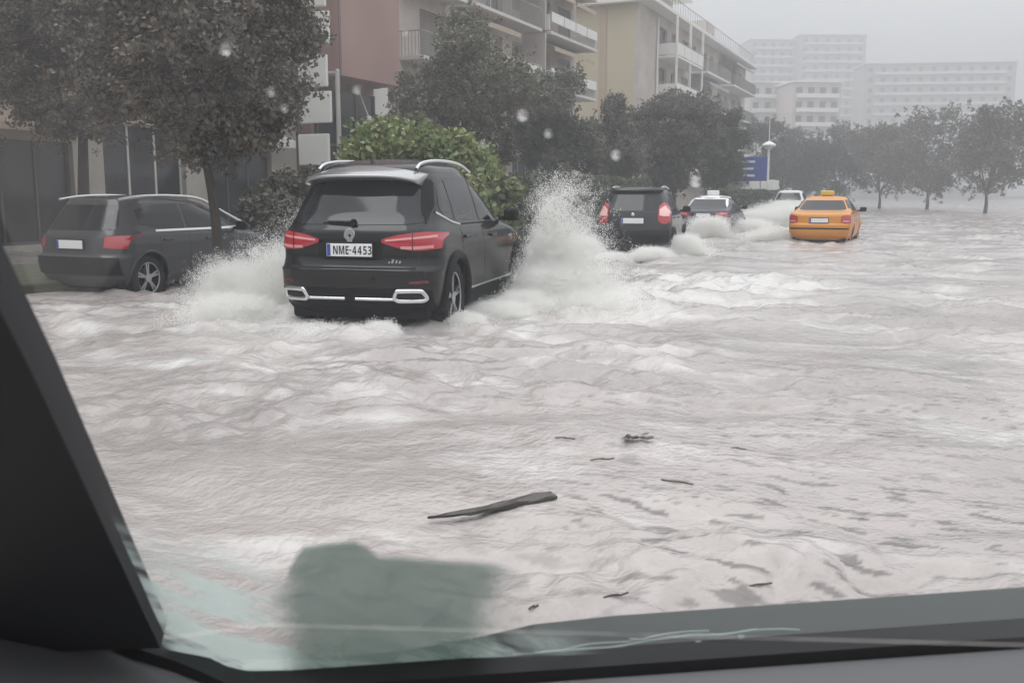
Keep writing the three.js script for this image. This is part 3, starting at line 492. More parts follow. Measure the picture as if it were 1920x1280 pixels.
{ // brown red narrow facade with dark shopfront below
  const m = stucco(0.46, 0.3, 0.27, 2), W = 4.15, o = building('brown_building', 'narrow brick red facade above a dark shopfront beside the pale pole', along(rear, -4.2).addScaledVector(NORM, 0.75), W, 11, 17, m);
  const up = facade(o, 'front_wall', W, 17, [[0.5, 14.0, 1.2, 1.3], [2.5, 14.0, 1.2, 1.3]], m, 5.55);
  windowIn(o, 0.5, 14.0, 1.2, 1.3); windowIn(o, 2.5, 14.0, 1.2, 1.3);
  mesh('overhang', rbox(W - 0.02, 11.3, 0.9, W / 2, 5.62 + 5.65 - 0.05, 0.452, 0.03), m, o);
  mesh('edge_trim', rbox(0.12, 11.35, 0.06, 0.07, 11.2, 0.934, 0.02), mat(rgb(0.22, 0.15, 0.14), { roughness: 0.9 }), o);
  const sh = mesh('shopfront', box(W - 0.3, 5.1, 0.05, W / 2, 2.7, -0.25), B.dark, o);
  for (let i = 0; i < 4; i++) mesh('mullion', box(0.07, 5.1, 0.09, 0.2 + i * (W - 0.4) / 3, 2.7, -0.2), B.darkFrame, sh);
  mesh('transom', box(W - 0.3, 0.09, 0.1, W / 2, 3.3, -0.19), B.darkFrame, sh);
  mesh('wall_lamp', merge([new THREE.SphereGeometry(0.16, 16, 12).translate(2.55, 4.25, 0.45), bar(V(2.55, 4.35, 0.45), V(2.2, 5.45, 0.2), 0.025)]), B.white, o);
}
{ // cream building to the left, behind the big dark tree
  const m = stucco(0.52, 0.49, 0.44, 3), W = 30, o = building('cream_building', 'cream building with white signs behind the big dark tree', along(rear, -34.5), W, 11, 17, m);
  const holes = [], floors = [4.6, 7.5, 10.4, 13.3]; for (const y of floors) for (let b = 0; b < 8; b++) holes.push([1.2 + b * 3.6, y + (b % 2 ? 0.03 : 0.9), b % 2 ? 1.9 : 1.3, b % 2 ? 2.15 : 1.25]);
  for (let b = 0; b < 7; b++) holes.push([0.9 + b * 4.1, 0.3, 3.1, 3.2]);
  facade(o, 'front_wall', W, 17, holes, m);
  holes.forEach(([x, y, w, h], i) => { windowIn(o, x, y, w, h, h > 3 ? 'shop_window' : 'window', i % 2 ? B.frame : B.darkFrame, w > 2.5 ? 3 : 2); if (h < 3 && i % 3 === 0) shutterIn(o, x, y, w, h, 0.7); });
  for (const y of floors) for (const x of [4.2, 11.4, 18.6, 25.2]) balcony(o, x, y, 3.6, 1.1, 'bars');
  for (let k = 0; k < 6; k++) mesh('sign_plate', rbox(0.12, 1.0, 1.2, 28.6, 3.0 + k * 1.25 + (k % 2) * 0.1, 1.75 + (k % 2) * 0.12, 0.03), B.white, o);
  awning(o, 25.4, 3.7, 3.2, 1.0, mat(rgb(0.72, 0.72, 0.7), { roughness: 0.9 })); awning(o, 13, 3.7, 6, 1.7);
}
{ // yellow beige building: blank end wall towards us, balconies receding
  const base = V(8.7, 0, -68), W = 39, H = 14.4, m = stucco(0.6, 0.53, 0.39, 4), m2 = stucco(0.56, 0.51, 0.47, 6), o = building('yellow_building', 'yellowish beige building with blank end wall and white roof edge', base, W, 13, H, m);
  const holes = [], floors = [2.9, 5.75, 8.6, 11.45]; for (const y of floors) for (let b = 0; b < 10; b++) holes.push([5.2 + b * 3.35, y + (b % 2 ? 0.9 : 0.03), b % 2 ? 1.4 : 2.1, b % 2 ? 1.3 : 2.15]);
  facade(o, 'front_wall', W, H, holes, m2);
  holes.forEach(([x, y, w, h], i) => { windowIn(o, x, y, w, h, 'window', i % 2 ? B.frame : B.darkFrame); if (i % 3 === 1) shutterIn(o, x, y, w, h, 0.6); });
  for (const y of floors) for (const [x, w, st] of [[4.7, 8.3, 'solid'], [14.6, 9.2, 'bars'], [25.4, 11.5, 'bars']]) balcony(o, x, y, w, 1.5, st, B.white);
  for (const x of [4.75, 8.8, 12.9]) mesh('balcony_post', rbox(0.16, 11.3, 0.16, x, 8.5, 1.42, 0.02), B.white, o);
  awning(o, 15, 11.3, 8, 1.6, mat(rgb(0.35, 0.37, 0.38), { roughness: 0.9 })); awning(o, 26, 14.2, 9, 1.6, mat(rgb(0.42, 0.42, 0.43), { roughness: 0.9 }));
  mesh('drain_pipe', new THREE.CylinderGeometry(0.08, 0.08, 14, 10).translate(4.3, 7.1, 0.12), B.white, o);
  mesh('roof_slab', rbox(W + 1.2, 0.3, 14.6, W / 2, H + 0.15, -6.2, 0.05), B.white, o);
  const pent = mesh('penthouse', rbox(16, 2.7, 9, 8.6, H + 1.65, -6.6, 0.05), m2, o); mesh('penthouse_roof', rbox(18, 0.25, 11.2, 8.6, H + 3.1, -6.2, 0.05), B.white, pent);
  for (let i = 0; i < 4; i++) mesh('penthouse_window', rbox(2.2, 1.5, 0.06, 3 + i * 3.8, H + 1.6, -2.1, 0.02), B.pane, pent);
  mesh('penthouse_railing', merge([rbox(W, 0.05, 0.05, W / 2, H + 1.3, 0.8, 0.01), ...Array.from({ length: 50 }, (_, i) => box(0.03, 1, 0.03, 0.2 + i * 0.78, H + 0.8, 0.8))]), B.rail, o);
  mesh('stair_tower', rbox(4, 3.6, 5, 33, H + 2.1, -5, 0.05), m2, o);
  mesh('end_pilaster', rbox(0.06, H - 0.1, 0.5, -0.032, H / 2, -2.6, 0.01), B.awning, o);
}
function farBlock(name, label, px, Z, W, H, D, m, turn, cols, rows, wx = 1.5) {
  const p = at(px, 362, Z), o = thing(name, label, 'building', V(p.x, 0, p.z), turn, null), holes = [], cw = W / cols;
  for (let r = 0; r < rows; r++) for (let c = 0; c < cols; c++) holes.push([c * cw + (cw - wx) / 2, 1.0 + r * (H - 1) / rows + 0.7, wx, 1.4]);
  facade(o, 'front_wall', W, H, holes, m); mesh('main_block', box(W - 0.04, H - 0.04, D, W / 2, H / 2 - 0.02, -0.31 - D / 2), m, o);
  for (const [x, y, w, h] of holes) { const f = mesh('window', box(w, h, 0.06, x + w / 2, y + h / 2, -0.24), B.pane, o); }
  for (let r = 1; r < rows; r++) mesh('balcony', rbox(W * 0.86, 0.9, 1.0, W / 2, 1.0 + r * (H - 1) / rows + 0.2, 0.52, 0.03), B.white, o);
  mesh('roof_slab', rbox(W + 0.8, 0.35, D + 1.2, W / 2, H + 0.17, -D / 2, 0.04), B.white, o);
  return o;
}
farBlock('tower_block', 'pale tower block fading in the haze at the street end', 1398, 390, 18, 61, 16, stucco(0.55, 0.53, 0.5, 7), 0.05, 5, 18);
farBlock('tower_block', 'second hazy tower block right of the gap behind the lamp', 1488, 385, 26, 62, 16, stucco(0.55, 0.52, 0.48, 8), 0.02, 6, 18);
farBlock('low_block', 'low white block in front of the hazy towers', 1400, 230, 9, 27, 12, stucco(0.62, 0.6, 0.58, 9), 0.15, 3, 8);
farBlock('low_block', 'low pinkish block with dark windows beyond the street lamp', 1480, 220, 11, 26, 12, stucco(0.58, 0.5, 0.47, 10), 0.1, 4, 8);
farBlock('street_end_block', 'pale block standing over the trees at the street end', 1610, 330, 48, 44, 16, stucco(0.52, 0.5, 0.47, 11), -0.12, 12, 13);

// ---------------------------------------------------------------- trees, shrubs, hedges
function leafCluster(n, spread, size, s) {
  reseed(s); const pos = [], nor = [], idx = [];
  for (let i = 0; i < n; i++) {
    const c = V(gauss(), gauss(), gauss()).multiplyScalar(spread), q = new THREE.Quaternion().setFromEuler(new THREE.Euler(rr(0, 6.28), rr(0, 6.28), rr(0, 6.28))), L = size * rr(0.7, 1.3), w = L * 0.34, k = pos.length / 3;
    for (const [x, y, z] of [[0, -L / 2, 0], [w, 0, 0.05 * L], [0, L / 2, -0.1 * L], [-w, 0, 0.05 * L]]) { const p = V(x, y, z).applyQuaternion(q).add(c); pos.push(p.x, p.y, p.z); }
    idx.push(k, k + 1, k + 2, k, k + 2, k + 3);
  }
  const g = new THREE.BufferGeometry(); g.setAttribute('position', new THREE.Float32BufferAttribute(pos, 3)); g.setIndex(idx); g.computeVertexNormals(); return g;
}
const clusterTiny = leafCluster(18, 0.14, 0.07, 74), clusterFine = leafCluster(16, 0.15, 0.11, 71), clusterMid = leafCluster(14, 0.17, 0.15, 72), clusterBig = leafCluster(9, 0.12, 0.135, 73);
const leafM = mat(rgb(1, 1, 1), { roughness: 0.6, transmission: 0.42, thickness: 0, side: THREE.DoubleSide });
const bark = mat(rgb(0.055, 0.047, 0.04), { roughness: 0.95, bumpMap: noiseTexture(128, 0.5, (u, v) => 0.5 + 0.5 * tile(u, v, 6) + 0.3 * tile(u, v, 17)), bumpScale: 0.01 });
function foliage(o, name, points, geo, color, vary, sc = 1) {
  const im = new THREE.InstancedMesh(geo, leafM, points.length), m = new THREE.Matrix4(), q = new THREE.Quaternion(), c = new THREE.Color();
  points.forEach((p, i) => { q.setFromEuler(new THREE.Euler(rr(0, 6.28), rr(0, 6.28), rr(0, 6.28))); const s = sc * rr(0.7, 1.35); m.compose(p, q, V(s, s, s)); im.setMatrixAt(i, m); const k = 1 + vary * gauss(), y = 1 + 0.18 * gauss(); c.setRGB(color[0] * k * y, color[1] * k, color[2] * k / y); im.setColorAt(i, c); });
  im.name = name; im.userData.kind = 'stuff'; im.castShadow = im.receiveShadow = true; o.add(im); return im;
}
function tree(name, label, base, H, crownY, rx, ry, color, n, s, geo = clusterFine, group, lean = 0, rt = 0.13) {
  reseed(s);
  const o = thing(name, label, 'tree', base, 0, group), cc = V(lean, crownY, 0), blobs = [];
  for (let i = 0; i < 26; i++) { const d = V(gauss(), gauss(), gauss()).normalize().multiplyScalar(Math.pow(rnd(), 0.4) * 0.78); blobs.push([V(cc.x + d.x * rx, cc.y + d.y * ry, d.z * rx), rr(0.24, 0.42) * Math.min(rx, ry)]); }
  const fork = V(lean * 0.5, Math.max(0.9, crownY - ry * 0.75), 0);
  const tp = new THREE.CatmullRomCurve3([V(0, -0.1, 0), V(lean * 0.1 + 0.05, fork.y * 0.5, 0.03), fork]);
  const tg = new THREE.TubeGeometry(tp, 10, rt, 9); { const p = tg.attributes.position; for (let i = 0; i < p.count; i++) { const y = clamp(p.getY(i) / fork.y, 0, 1), c = tp.getPoint(y), k = 1.2 - 0.5 * y; p.setXYZ(i, c.x + (p.getX(i) - c.x) * k, p.getY(i), c.z + (p.getZ(i) - c.z) * k); } tg.computeVertexNormals(); }
  mesh('trunk', tg, bark, o);
  for (let i = 0; i < 9; i++) { const b = blobs[i][0], mid = fork.clone().lerp(b, 0.5).add(V(0, -0.15 * ry * rnd(), 0)); mesh('limb', merge([bar(fork, mid, rt * 0.55, rt * 0.35, 6), bar(mid, b, rt * 0.35, rt * 0.1, 6)]), bark, o); }
  const pts = []; for (let i = 0; i < n; i++) { const [b, r] = blobs[Math.floor(rnd() * blobs.length)], d = V(gauss(), gauss() * 0.85, gauss()).multiplyScalar(r * 0.85); pts.push(b.clone().add(d)); }
  foliage(o, 'crown', pts, geo, color, 0.3);
  return o;
}
const dark = [0.15, 0.13, 0.102], olive = [0.172, 0.166, 0.108], mid = [0.152, 0.16, 0.104];
const ROW = 'street trees along the verge';
tree('dark_tree', 'big dark tree over the left car, thin trunk before its roof', V(gx(400, 14), 0, -14), 6, 4.15, 1.95, 2.45, dark, 13000, 101, clusterTiny, ROW, -0.25, 0.075);
tree('dark_tree', 'dark tree at the far left beside the cream building', V(gx(150, 21), 0, -21), 8, 5.6, 2.9, 3.4, dark, 9000, 102, clusterTiny, ROW, 0.3);
tree('round_tree', 'large round grey green tree behind the bright shrub', V(gx(865, 33), 0, -33), 8, 4.75, 2.55, 3.0, olive, 6500, 103, clusterFine, ROW);
tree('spreading_tree', 'mid green tree between the round tree and the dark hatchback', V(gx(1045, 40), 0, -40), 7, 4.2, 2.2, 2.6, mid, 4600, 104, clusterFine, ROW);
tree('spreading_tree', 'lower tree in front of the yellow building wall', V(gx(1150, 46), 0, -46), 7, 3.7, 2.1, 2.4, [0.145, 0.13, 0.1], 3600, 105, clusterFine, ROW);
tree('dense_tree', 'dense dark tree behind the dark hatchback and blue taxi', V(gx(1262, 50), 0, -50), 8, 4.4, 2.4, 3.0, [0.12, 0.108, 0.08], 4600, 106, clusterFine, ROW);
tree('dense_tree', 'dark tree at the end of the verge beside the blue sign', V(gx(1345, 56), 0, -56), 8, 4.6, 1.9, 3.4, [0.11, 0.112, 0.072], 4000, 107, clusterFine, ROW);
const FAR = 'hazy trees at the street end';
[[1420, 98, 9.4, 2.6, 'hazy tree just right of the dark verge trees'], [1465, 104, 10, 3.2, 'hazy tree behind the street lamp head'], [1510, 108, 9.5, 3.0, 'hazy tree above the white minivan'], [1575, 100, 10, 3.6, 'hazy tree beyond the orange taxi'], [1650, 92, 9, 3.4, 'hazy tree between the street end blocks'], [1740, 84, 9.5, 3.8, 'hazy tree before the beige far block'], [1850, 72, 9, 3.6, 'hazy tree nearest the beige far block']]
  .forEach(([px, Z, H, r, l], i) => tree('far_tree', l, V(gx(px, Z), 0, -Z), H, H * 0.52, r * 1.35, H * 0.46, [0.115, 0.104, 0.086], 2200, 130 + i, clusterMid, FAR));
function bush(name, label, base, rx, H, color, n, s, geo, cat = 'shrub', low = 0.15, sc = 1) {
  reseed(s); const o = thing(name, label, cat, base), pts = [], bl = [];
  for (let i = 0; i < 22; i++) { const a = rr(0, 6.28), k = Math.sqrt(rnd()) * 0.8; bl.push([V(Math.cos(a) * k * rx, low * H + (H * (0.9 - low)) * Math.pow(rnd(), 0.7) * (1 - 0.45 * k * k), Math.sin(a) * k * rx), rr(0.2, 0.36) * rx]); }
  for (let i = 0; i < n; i++) { const [b, r] = bl[Math.floor(rnd() * bl.length)]; const p = b.clone().add(V(gauss(), gauss() * 0.8, gauss()).multiplyScalar(r)); if (p.y > 0.1) pts.push(p); }
  for (let i = 0; i < 7; i++) mesh('stem', bar(V(rr(-0.15, 0.15), -0.05, rr(-0.15, 0.15)), bl[i][0], 0.035, 0.012, 6), bark, o);
  foliage(o, 'foliage', pts, geo, color, 0.35, sc);
  return o;
}
bush('bright_shrub', 'bright green leafy shrub rising behind the black SUV roof', V(gx(775, 22), 0.2, -22), 1.75, 3.25, [0.245, 0.29, 0.105], 5200, 201, clusterBig);
bush('bright_shrub', 'smaller bright shrub right of the SUV mirror', V(gx(905, 24), 0.2, -24), 0.95, 2.3, [0.21, 0.245, 0.105], 1700, 202, clusterBig);
bush('olive_shrub', 'olive brown shrub left of the black SUV rear window', V(gx(535, 21), 0.2, -21), 0.75, 1.85, [0.1, 0.1, 0.06], 1100, 203, clusterFine);
bush('olive_shrub', 'low olive shrub beside the left car bonnet', V(gx(490, 20), 0.2, -20), 0.6, 1.3, [0.1, 0.1, 0.065], 700, 204, clusterFine);
bush('olive_shrub', 'shrub between the SUV and the bright shrub base', V(gx(625, 22.5), 0.2, -22.5), 0.9, 2.1, [0.1, 0.115, 0.065], 1100, 205, clusterFine);
function hedge(label, p, L, D, H, color, n, s) {
  reseed(s); const o = thing('hedge', label, 'hedge', p, TURN), pts = [];
  for (let i = 0; i < n; i++) { const f = rnd(); let x = rr(0, L), y = rr(0.05, H), z = rr(-D / 2, D / 2); if (f < 0.45) z = D / 2 - Math.abs(gauss()) * 0.12; else if (f < 0.75) y = H - Math.abs(gauss()) * 0.1; const bump = 0.12 * nz(x * 0.9, y * 1.2, z); pts.push(V(x, y + bump, z + bump)); }
  for (let x = 0.3; x < L; x += 0.7) mesh('stem', bar(V(x, -0.1, 0), V(x + 0.1, H * 0.8, rr(-0.1, 0.1)), 0.025, 0.01, 5), bark, o);
  foliage(o, 'foliage', pts, clusterFine, color, 0.3, 0.75);
  return o;
}
hedge('long clipped green hedge left of the dark grey hatchback', V(gx(925, 29.5), 0.25, -29.5), 14, 1.7, 1.85, [0.115, 0.135, 0.072], 6500, 301);
hedge('lower dark hedge in front of the long clipped hedge', V(gx(905, 26), 0.2, -26), 4.2, 0.9, 1.15, [0.1, 0.112, 0.065], 1700, 302);
hedge('clipped hedge beyond the blue taxi', V(gx(1345, 47), 0.2, -47), 22, 1.6, 1.45, [0.1, 0.12, 0.07], 4200, 303);

// ---------------------------------------------------------------- street furniture
const galv = mat(rgb(0.5, 0.5, 0.5), { roughness: 0.45, metalness: 0.5 });
{ const p = at(1440, 330, 62), o = thing('street_lamp', 'white street lamp with flat round head beside the blue sign', 'street lamp', V(p.x, 0, p.z));
  mesh('pole', merge([new THREE.CylinderGeometry(0.07, 0.1, 4.6, 12).translate(0, 2.3, 0), new THREE.CylinderGeometry(0.02, 0.03, 1.6, 8).translate(0, 5.4, 0)]), B.white, o);
  mesh('lamp_head', new THREE.LatheGeometry([[0, 0.3], [0.12, 0.26], [0.42, 0.08], [0.44, 0.0], [0.3, -0.1], [0.12, -0.22], [0, -0.22]].map(p => new THREE.Vector2(...p)), 28).translate(0, 4.55, 0), B.white, o); }
{ const p = at(1412, 330, 57), o = thing('road_sign', 'blue direction sign with pale lines beside the street lamp', 'road sign', V(p.x, 0, p.z), -STANG * 0.6);
  for (const x of [-0.45, 0.45]) mesh('post', new THREE.CylinderGeometry(0.045, 0.045, 3.6, 10).translate(x, 1.8, -0.06), galv, o);
  const b = mesh('sign_board', rbox(1.6, 1.4, 0.05, 0, 2.98, 0, 0.05), mat(rgb(0.035, 0.07, 0.3), { roughness: 0.4 }), o);
  for (let i = 0; i < 3; i++) mesh('text_line', box(i === 1 ? 0.66 : 0.8, 0.13, 0.006, -0.3, 3.4 - i * 0.4, 0.029), B.white, b); }
{ const p = at(635, 250, 33), o = thing('utility_pole', 'slim pale pole in front of the brick red facade', 'pole', V(p.x, 0, p.z));
  mesh('shaft', new THREE.CylinderGeometry(0.075, 0.1, 5.6, 12).translate(0, 2.8, 0), mat(rgb(0.55, 0.53, 0.5), { roughness: 0.7 }), o);
  mesh('bracket', rbox(0.9, 0.08, 0.08, -0.4, 5.55, 0, 0.02), galv, o); mesh('cap', new THREE.SphereGeometry(0.08, 12, 8).translate(0, 5.6, 0), galv, o); }

// ---------------------------------------------------------------- floating debris
const wet = mat(rgb(0.055, 0.048, 0.042), { roughness: 0.35 }), wet2 = mat(rgb(0.09, 0.075, 0.06), { roughness: 0.4 });
function onWater(px, py) { let Z = 4; for (let k = 0; k < 6; k++) { const q = at(px, py, Z), dy = EYE - q.y; Z *= (EYE - waterAt(q.x, q.z)[0]) / dy; } const q = at(px, py, Z); q.y = waterAt(q.x, q.z)[0]; return q; }
{ const a = onWater(802, 982), b = onWater(1042, 936), d = b.clone().sub(a), L = d.length(), o = thing('driftwood', 'long dark splinter of wood floating in the near water', 'driftwood', a.clone().setY(Math.min(a.y, b.y) + 0.03), Math.atan2(-d.z, d.x));
  const g = new THREE.BoxGeometry(L, 1, 1, 24, 3, 3), p = g.attributes.position;
  for (let i = 0; i < p.count; i++) { const t = clamp(p.getX(i) / L + 0.5, 0, 1), w = 0.012 + 0.075 * Math.pow(t, 0.7) * (1 - 0.35 * smooth(0.8, 1, t)), n = 0.012 * nz(t * 9, p.getY(i) * 2, p.getZ(i) * 2); p.setXYZ(i, t * L, p.getY(i) * w * 0.34 + n, p.getZ(i) * w + 0.02 * Math.sin(t * 5) + n); }
  g.computeVertexNormals(); mesh('splinter', g, wet, o);
  mesh('broken_knot', new THREE.IcosahedronGeometry(0.011, 1).scale(1.8, 0.6, 1).translate(L * 0.7, 0.012, 0.01), wet2, o); }
reseed(77);
const twigs = [[1130, 862, 45, 0.2], [1270, 905, 60, -0.5], [1060, 822, 36, -0.2], [1155, 1118, 50, 0.4], [1425, 1120, 45, 0.3], [1385, 842, 28, -0.4], [1000, 1163, 22, 0.8]];
twigs.forEach(([px, py, w, t], i) => {
  const p = onWater(px, py), L = w / F * Math.hypot(p.z, 1.2) * 1.05, o = thing('twig', 'thin dark twig drifting on the muddy water', 'twig', p.setY(p.y + 0.004), t, 'twigs drifting on the flood');
  const pts = [V(-L / 2, 0, 0), V(-L / 6, 0.004, L * 0.06 * gauss()), V(L / 6, 0, L * 0.08 * gauss()), V(L / 2, 0.002, L * 0.1 * gauss())];
  mesh('stick', new THREE.TubeGeometry(new THREE.CatmullRomCurve3(pts), 10, 0.0025 + 0.002 * rnd(), 5), i % 2 ? wet : wet2, o);
  mesh('side_shoot', bar(pts[1], pts[1].clone().add(V(L * 0.22, 0.006, L * 0.12)), 0.003, 0.0015, 5), wet, o);
});
{ const p = onWater(1188, 826), o = thing('leaf_litter', 'dark clump of floating leaves in the near water', 'debris', p.setY(p.y + 0.004));
  for (let i = 0; i < 16; i++) { const g = new THREE.CircleGeometry(0.022, 8).scale(1.6, 0.8, 1); const q = g.attributes.position; for (let k = 0; k < q.count; k++) q.setZ(k, 0.25 * q.getX(k) ** 2 * 20); g.computeVertexNormals(); g.rotateX(-Math.PI / 2 + 0.4 * gauss()).rotateY(rr(0, 6)).translate(gauss() * 0.075, 0.008 + 0.012 * rnd(), gauss() * 0.05); mesh('leaf', g, i % 2 ? wet : wet2, o); } }

// ---------------------------------------------------------------- spray
const dropGeo = (() => { reseed(9); const a = []; for (let i = 0; i < 9; i++) { const r = rr(0.6, 1.25); a.push(new THREE.OctahedronGeometry(r, 0).scale(1, rr(0.9, 1.6), 1).rotateZ(rr(0, 3)).translate(gauss() * 15, gauss() * 15, gauss() * 15)); } return merge(a); })();
const dropM = mat(rgb(0.985, 0.98, 0.965), { roughness: 0.9, transmission: 0.6, thickness: 0 });
// jets: [origin, mean velocity, velocity spread, share, spread of origin]
function spray(label, jets, n, s, rmin, rmax) {
  reseed(s); const im = new THREE.InstancedMesh(dropGeo, dropM, n), m = new THREE.Matrix4(), q = new THREE.Quaternion(), tot = jets.reduce((a, j) => a + j[3], 0); let k = 0, guard = 0;
  while (k < n && guard++ < n * 12) {
    let f = rnd() * tot, j = jets[0]; for (const c of jets) { j = c; f -= c[3]; if (f <= 0) break; }
    const [o, v, sp, , os] = j, clump = Math.floor(rnd() * 60); // drops fly in strands
    const hx = Math.sin(clump * 12.9 + s) * 43758.5, hy = Math.sin(clump * 78.2 + s) * 12543.1, hz = Math.sin(clump * 39.4 + s) * 9341.7, fr = x => (x - Math.floor(x)) * 2 - 1;
    const vel = V(v.x + sp.x * (fr(hx) * 0.75 + gauss() * 0.45), v.y * (0.35 + 0.75 * Math.abs(fr(hy))) + sp.y * gauss() * 0.5, v.z + sp.z * (fr(hz) * 0.75 + gauss() * 0.45));
    const T = 2 * Math.max(0.3, vel.y) / 9.8, t = T * Math.pow(rnd(), 0.8) * 0.98;
    const p = V(o.x + gauss() * os, o.y, o.z + gauss() * os).addScaledVector(vel, t); p.y -= 4.9 * t * t; p.addScaledVector(V(gauss(), gauss(), gauss()), 0.05);
    if (p.y < WATER - 0.03) continue;
    const r = rmin + (rmax - rmin) * Math.pow(rnd(), 3.2); q.setFromEuler(new THREE.Euler(rr(0, 6.28), rr(0, 6.28), 0)); m.compose(p, q, V(r, r, r)); im.setMatrixAt(k++, m);
  }
  im.count = k; im.name = numbered('spray'); im.castShadow = im.receiveShadow = true; scene.add(im);
  return tag(im, label, 'spray', 'spray thrown up by the cars', 'stuff');
}
const loc = (d, x) => { const f = fwd(SUV.a), r = V(Math.cos(SUV.a), 0, Math.sin(SUV.a)); return V(SUV.x, WATER, SUV.z).addScaledVector(f, d).addScaledVector(r, x); };
spray('tall white plume of spray at the front of the black SUV', [
  [loc(3.3, 1.2), V(0.7, 5.1, 0.5), V(0.6, 0.8, 0.6), 0.9, 0.16], [loc(3.3, 1.15), V(1.0, 3.9, 0.5), V(0.8, 0.7, 0.6), 1.1, 0.25], [loc(3.0, 1.2), V(1.1, 2.9, 0.9), V(1.0, 0.7, 0.8), 1.2, 0.3], [loc(2.4, 1.15), V(0.8, 1.9, 1.2), V(0.8, 0.5, 0.8), 0.5, 0.25], [loc(2.8, 1.9), V(1.1, 1.9, 1.0), V(1.2, 0.5, 0.9), 0.8, 0.45],
], 130000, 401, 0.0016, 0.005);
spray('spray curling off the rear wheel of the black SUV', [
  [loc(0.75, 1.0), V(0.5, 1.3, 1.0), V(0.5, 0.4, 0.5), 0.6, 0.12], [loc(1.7, 1.08), V(0.5, 1.5, 0.6), V(0.4, 0.4, 0.5), 0.8, 0.3], [loc(-0.25, 0.45), V(0.1, 1.35, 0.6), V(0.5, 0.4, 0.4), 0.35, 0.12], [loc(-0.2, -0.3), V(0, 0.8, 0.5), V(0.7, 0.3, 0.4), 0.3, 0.3],
], 40000, 402, 0.0015, 0.0045);
spray('spray thrown left between the black SUV and the dark left car', [
  [loc(3.4, -1.1), V(-1.1, 4.6, 1.0), V(0.9, 0.8, 0.8), 1.0, 0.2], [loc(1.8, -1.3), V(-0.8, 3.7, 0.9), V(0.9, 0.7, 0.7), 1.0, 0.3], [loc(0.4, -1.4), V(-0.8, 2.2, 0.7), V(0.9, 0.5, 0.6), 0.9, 0.3], [at(420, 520, 13).setY(WATER), V(0.5, 3.0, 0.4), V(1.0, 0.8, 0.7), 0.8, 0.35],
], 90000, 403, 0.0016, 0.005);
const P = (px, Z) => V(gx(px, Z), WATER, -Z);
spray('low spray around the wheels of the dark grey hatchback', [
  [P(1115, 22.5), V(-1.0, 2.6, 0.4), V(0.8, 0.6, 0.6), 0.8, 0.25], [P(1262, 22.8), V(0.9, 2.7, 0.5), V(0.8, 0.5, 0.6), 1.0, 0.3], [P(1220, 21.6), V(0.3, 1.8, 0.8), V(0.8, 0.4, 0.5), 0.8, 0.3], [P(1150, 21.8), V(0, 0.8, 0.6), V(0.8, 0.3, 0.4), 0.3, 0.3],
], 70000, 404, 0.0025, 0.0075);
spray('spray behind the blue taxi', [
  [P(1300, 35), V(-0.3, 2.6, 0.5), V(1.0, 0.6, 0.6), 0.8, 0.4], [P(1325, 31.6), V(0.2, 3.3, 0.5), V(1.0, 0.5, 0.5), 1, 0.4], [P(1385, 35), V(1.2, 2.8, 0.6), V(1.0, 0.6, 0.7), 1, 0.5],
], 60000, 405, 0.0032, 0.01);
spray('broad bank of spray between the blue and orange taxis', [
  [P(1420, 42), V(0.6, 3.4, 0.6), V(1.2, 0.8, 0.8), 1, 0.8], [P(1455, 44), V(0.5, 4.0, 0.6), V(1.2, 0.8, 0.8), 1.2, 0.8], [P(1495, 42), V(0.4, 3.8, 0.6), V(1.3, 0.7, 0.8), 1.0, 0.8], [P(1465, 29.5), V(-1.0, 2.2, 0.6), V(1.0, 0.5, 0.6), 0.6, 0.4],
], 90000, 406, 0.0045, 0.013);

